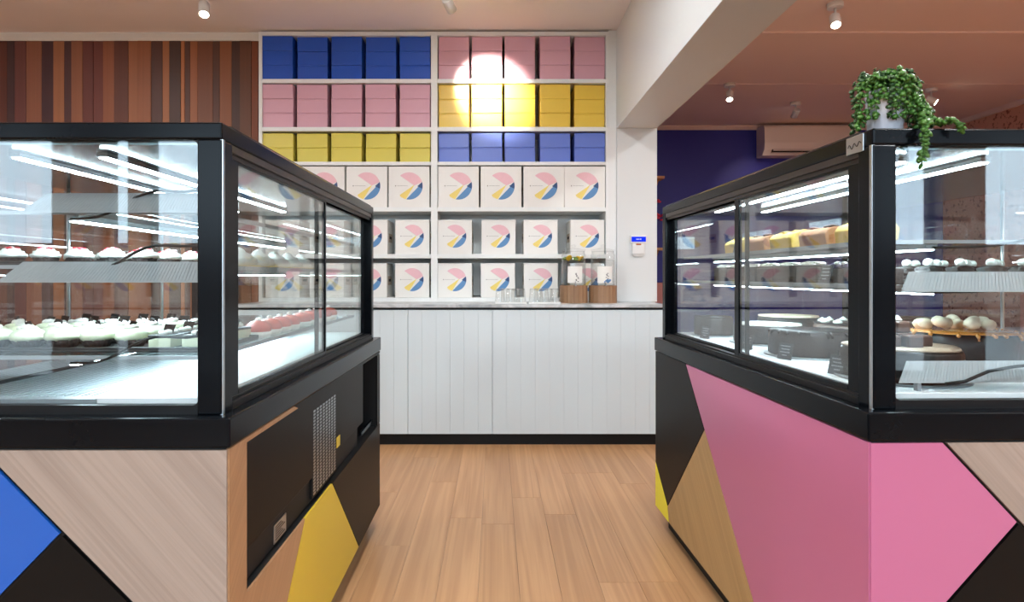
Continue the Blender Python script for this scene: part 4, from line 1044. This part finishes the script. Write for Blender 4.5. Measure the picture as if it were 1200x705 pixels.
# ================================================================== RIGHT ROOM
ac = thing('air_conditioner', 'warm white split air conditioner high on the navy wall', 'air conditioner', (3.70, YB-0.0005, 2.545))
pr_ = [(0, 0), (-0.16, 0.0), (-0.215, 0.06), (-0.225, 0.14), (-0.215, 0.33), (-0.19, 0.355), (0, 0.355)]
MB().prism([(-0.55, p[0], p[1]) for p in pr_], (1.1, 0, 0)).build('housing', M['acwhite'], ac, bevel=0.006)
BX(-0.46, 0.46, -0.222, -0.19, 0.030, 0.062).build('air_outlet', M['dark'], ac)
MB().prism([(-0.45, -0.20, 0.028), (-0.45, -0.232, 0.052), (-0.45, -0.230, 0.058), (-0.45, -0.196, 0.034)], (0.9, 0, 0)).build('louvre', M['acwhite'], ac)
def wall_shelf(x0, x1, z, label):
    t_ = thing('wall_shelf', label, 'shelf', ((x0+x1)/2, YB-0.0005, z)); hw = (x1-x0)/2
    BX(-hw, hw, -0.20, 0, 0, 0.03).build('board', M['pegwood'], t_, bevel=0.002)
    for s_ in (-1, 1):
        MB().prism([(s_*(hw-0.06)-0.01, 0, -0.10), (s_*(hw-0.06)-0.01, -0.14, 0), (s_*(hw-0.06)-0.01, 0, 0)], (0.02, 0, 0)).build('bracket', M['pegwood'], t_)
wall_shelf(1.25, 1.99, 2.27, 'short pine shelf high on the navy wall beside the column')
wall_shelf(1.25, 1.99, 1.43, 'short pine shelf lower on the navy wall beside the column')
fv = thing('flower_vase', 'vase of hot pink flowers on the lower pine shelf', 'vase', (1.80, YB-0.11, 1.4605))
MB().lathe([(0.045, 0), (0.06, 0.05), (0.05, 0.14), (0.028, 0.2), (0.034, 0.22)], seg=20).build('vase', M['pot'], fv)
mb = MB()
for k in range(7): mb.tube([(0, 0, 0.2), (0.02*math.cos(k), 0.02*math.sin(k), 0.3), (0.14*math.cos(k*0.9), 0.06*math.sin(k*0.9), 0.36+0.03*k)], 0.004, 5)
mb.build('stems', M['leafdark'], fv)
mb = MB()
for k in range(7):
    for j in range(7):
        mb.blob((0.14*math.cos(k*0.9)+random.uniform(-0.05, 0.05), 0.06*math.sin(k*0.9)+random.uniform(-0.03, 0.0), 0.36+0.03*k+random.uniform(-0.04, 0.04)), 0.026, (1, 1, 0.6), 1, 0.2)
mb.build('petals', M['flower'], fv)
# blush display cabinet standing against the navy wall, partly seen through the case
cb = thing('blush_cabinet', 'blush pink tall cabinet against the navy wall, seen through the right case', 'cabinet', (1.62, YB-0.45, 0))
BX(-0.4, 0.4, 0, 0.44, 0.08, 1.05).build('body', M['pinkbench'], cb, bevel=0.004); BX(-0.38, 0.38, 0.03, 0.42, 0, 0.08).build('plinth', M['black_matt'], cb)
for s_ in (-1, 1):
    d = BX(min(0, s_*0.395)+0.002, max(0, s_*0.395)-0.002, -0.018, 0, 0.1, 1.03).build('door', M['pinkbench'], cb, bevel=0.003)
    BX(s_*0.04-0.008, s_*0.04+0.008, -0.035, -0.018, 0.5, 0.62).build('handle', M['steel'], d)
bn = thing('banquette', 'blush upholstered banquette seat along the copper wallpaper', 'bench', (XR-0.35, 4.2, 0))
BX(-0.25, 0.33, -1.8, 1.8, 0.0, 0.38).build('plinth', M['oak_edge'], bn, bevel=0.004)
for k in range(4):
    BX(-0.28, 0.20, -1.8+k*0.9+0.005, -1.8+(k+1)*0.9-0.005, 0.381, 0.47).build('seat_cushion', M['pinkbench'], bn, bevel=0.02)
    BX(0.21, 0.33, -1.8+k*0.9+0.005, -1.8+(k+1)*0.9-0.005, 0.381, 0.95).build('back_cushion', M['pinkbench'], bn, bevel=0.02)
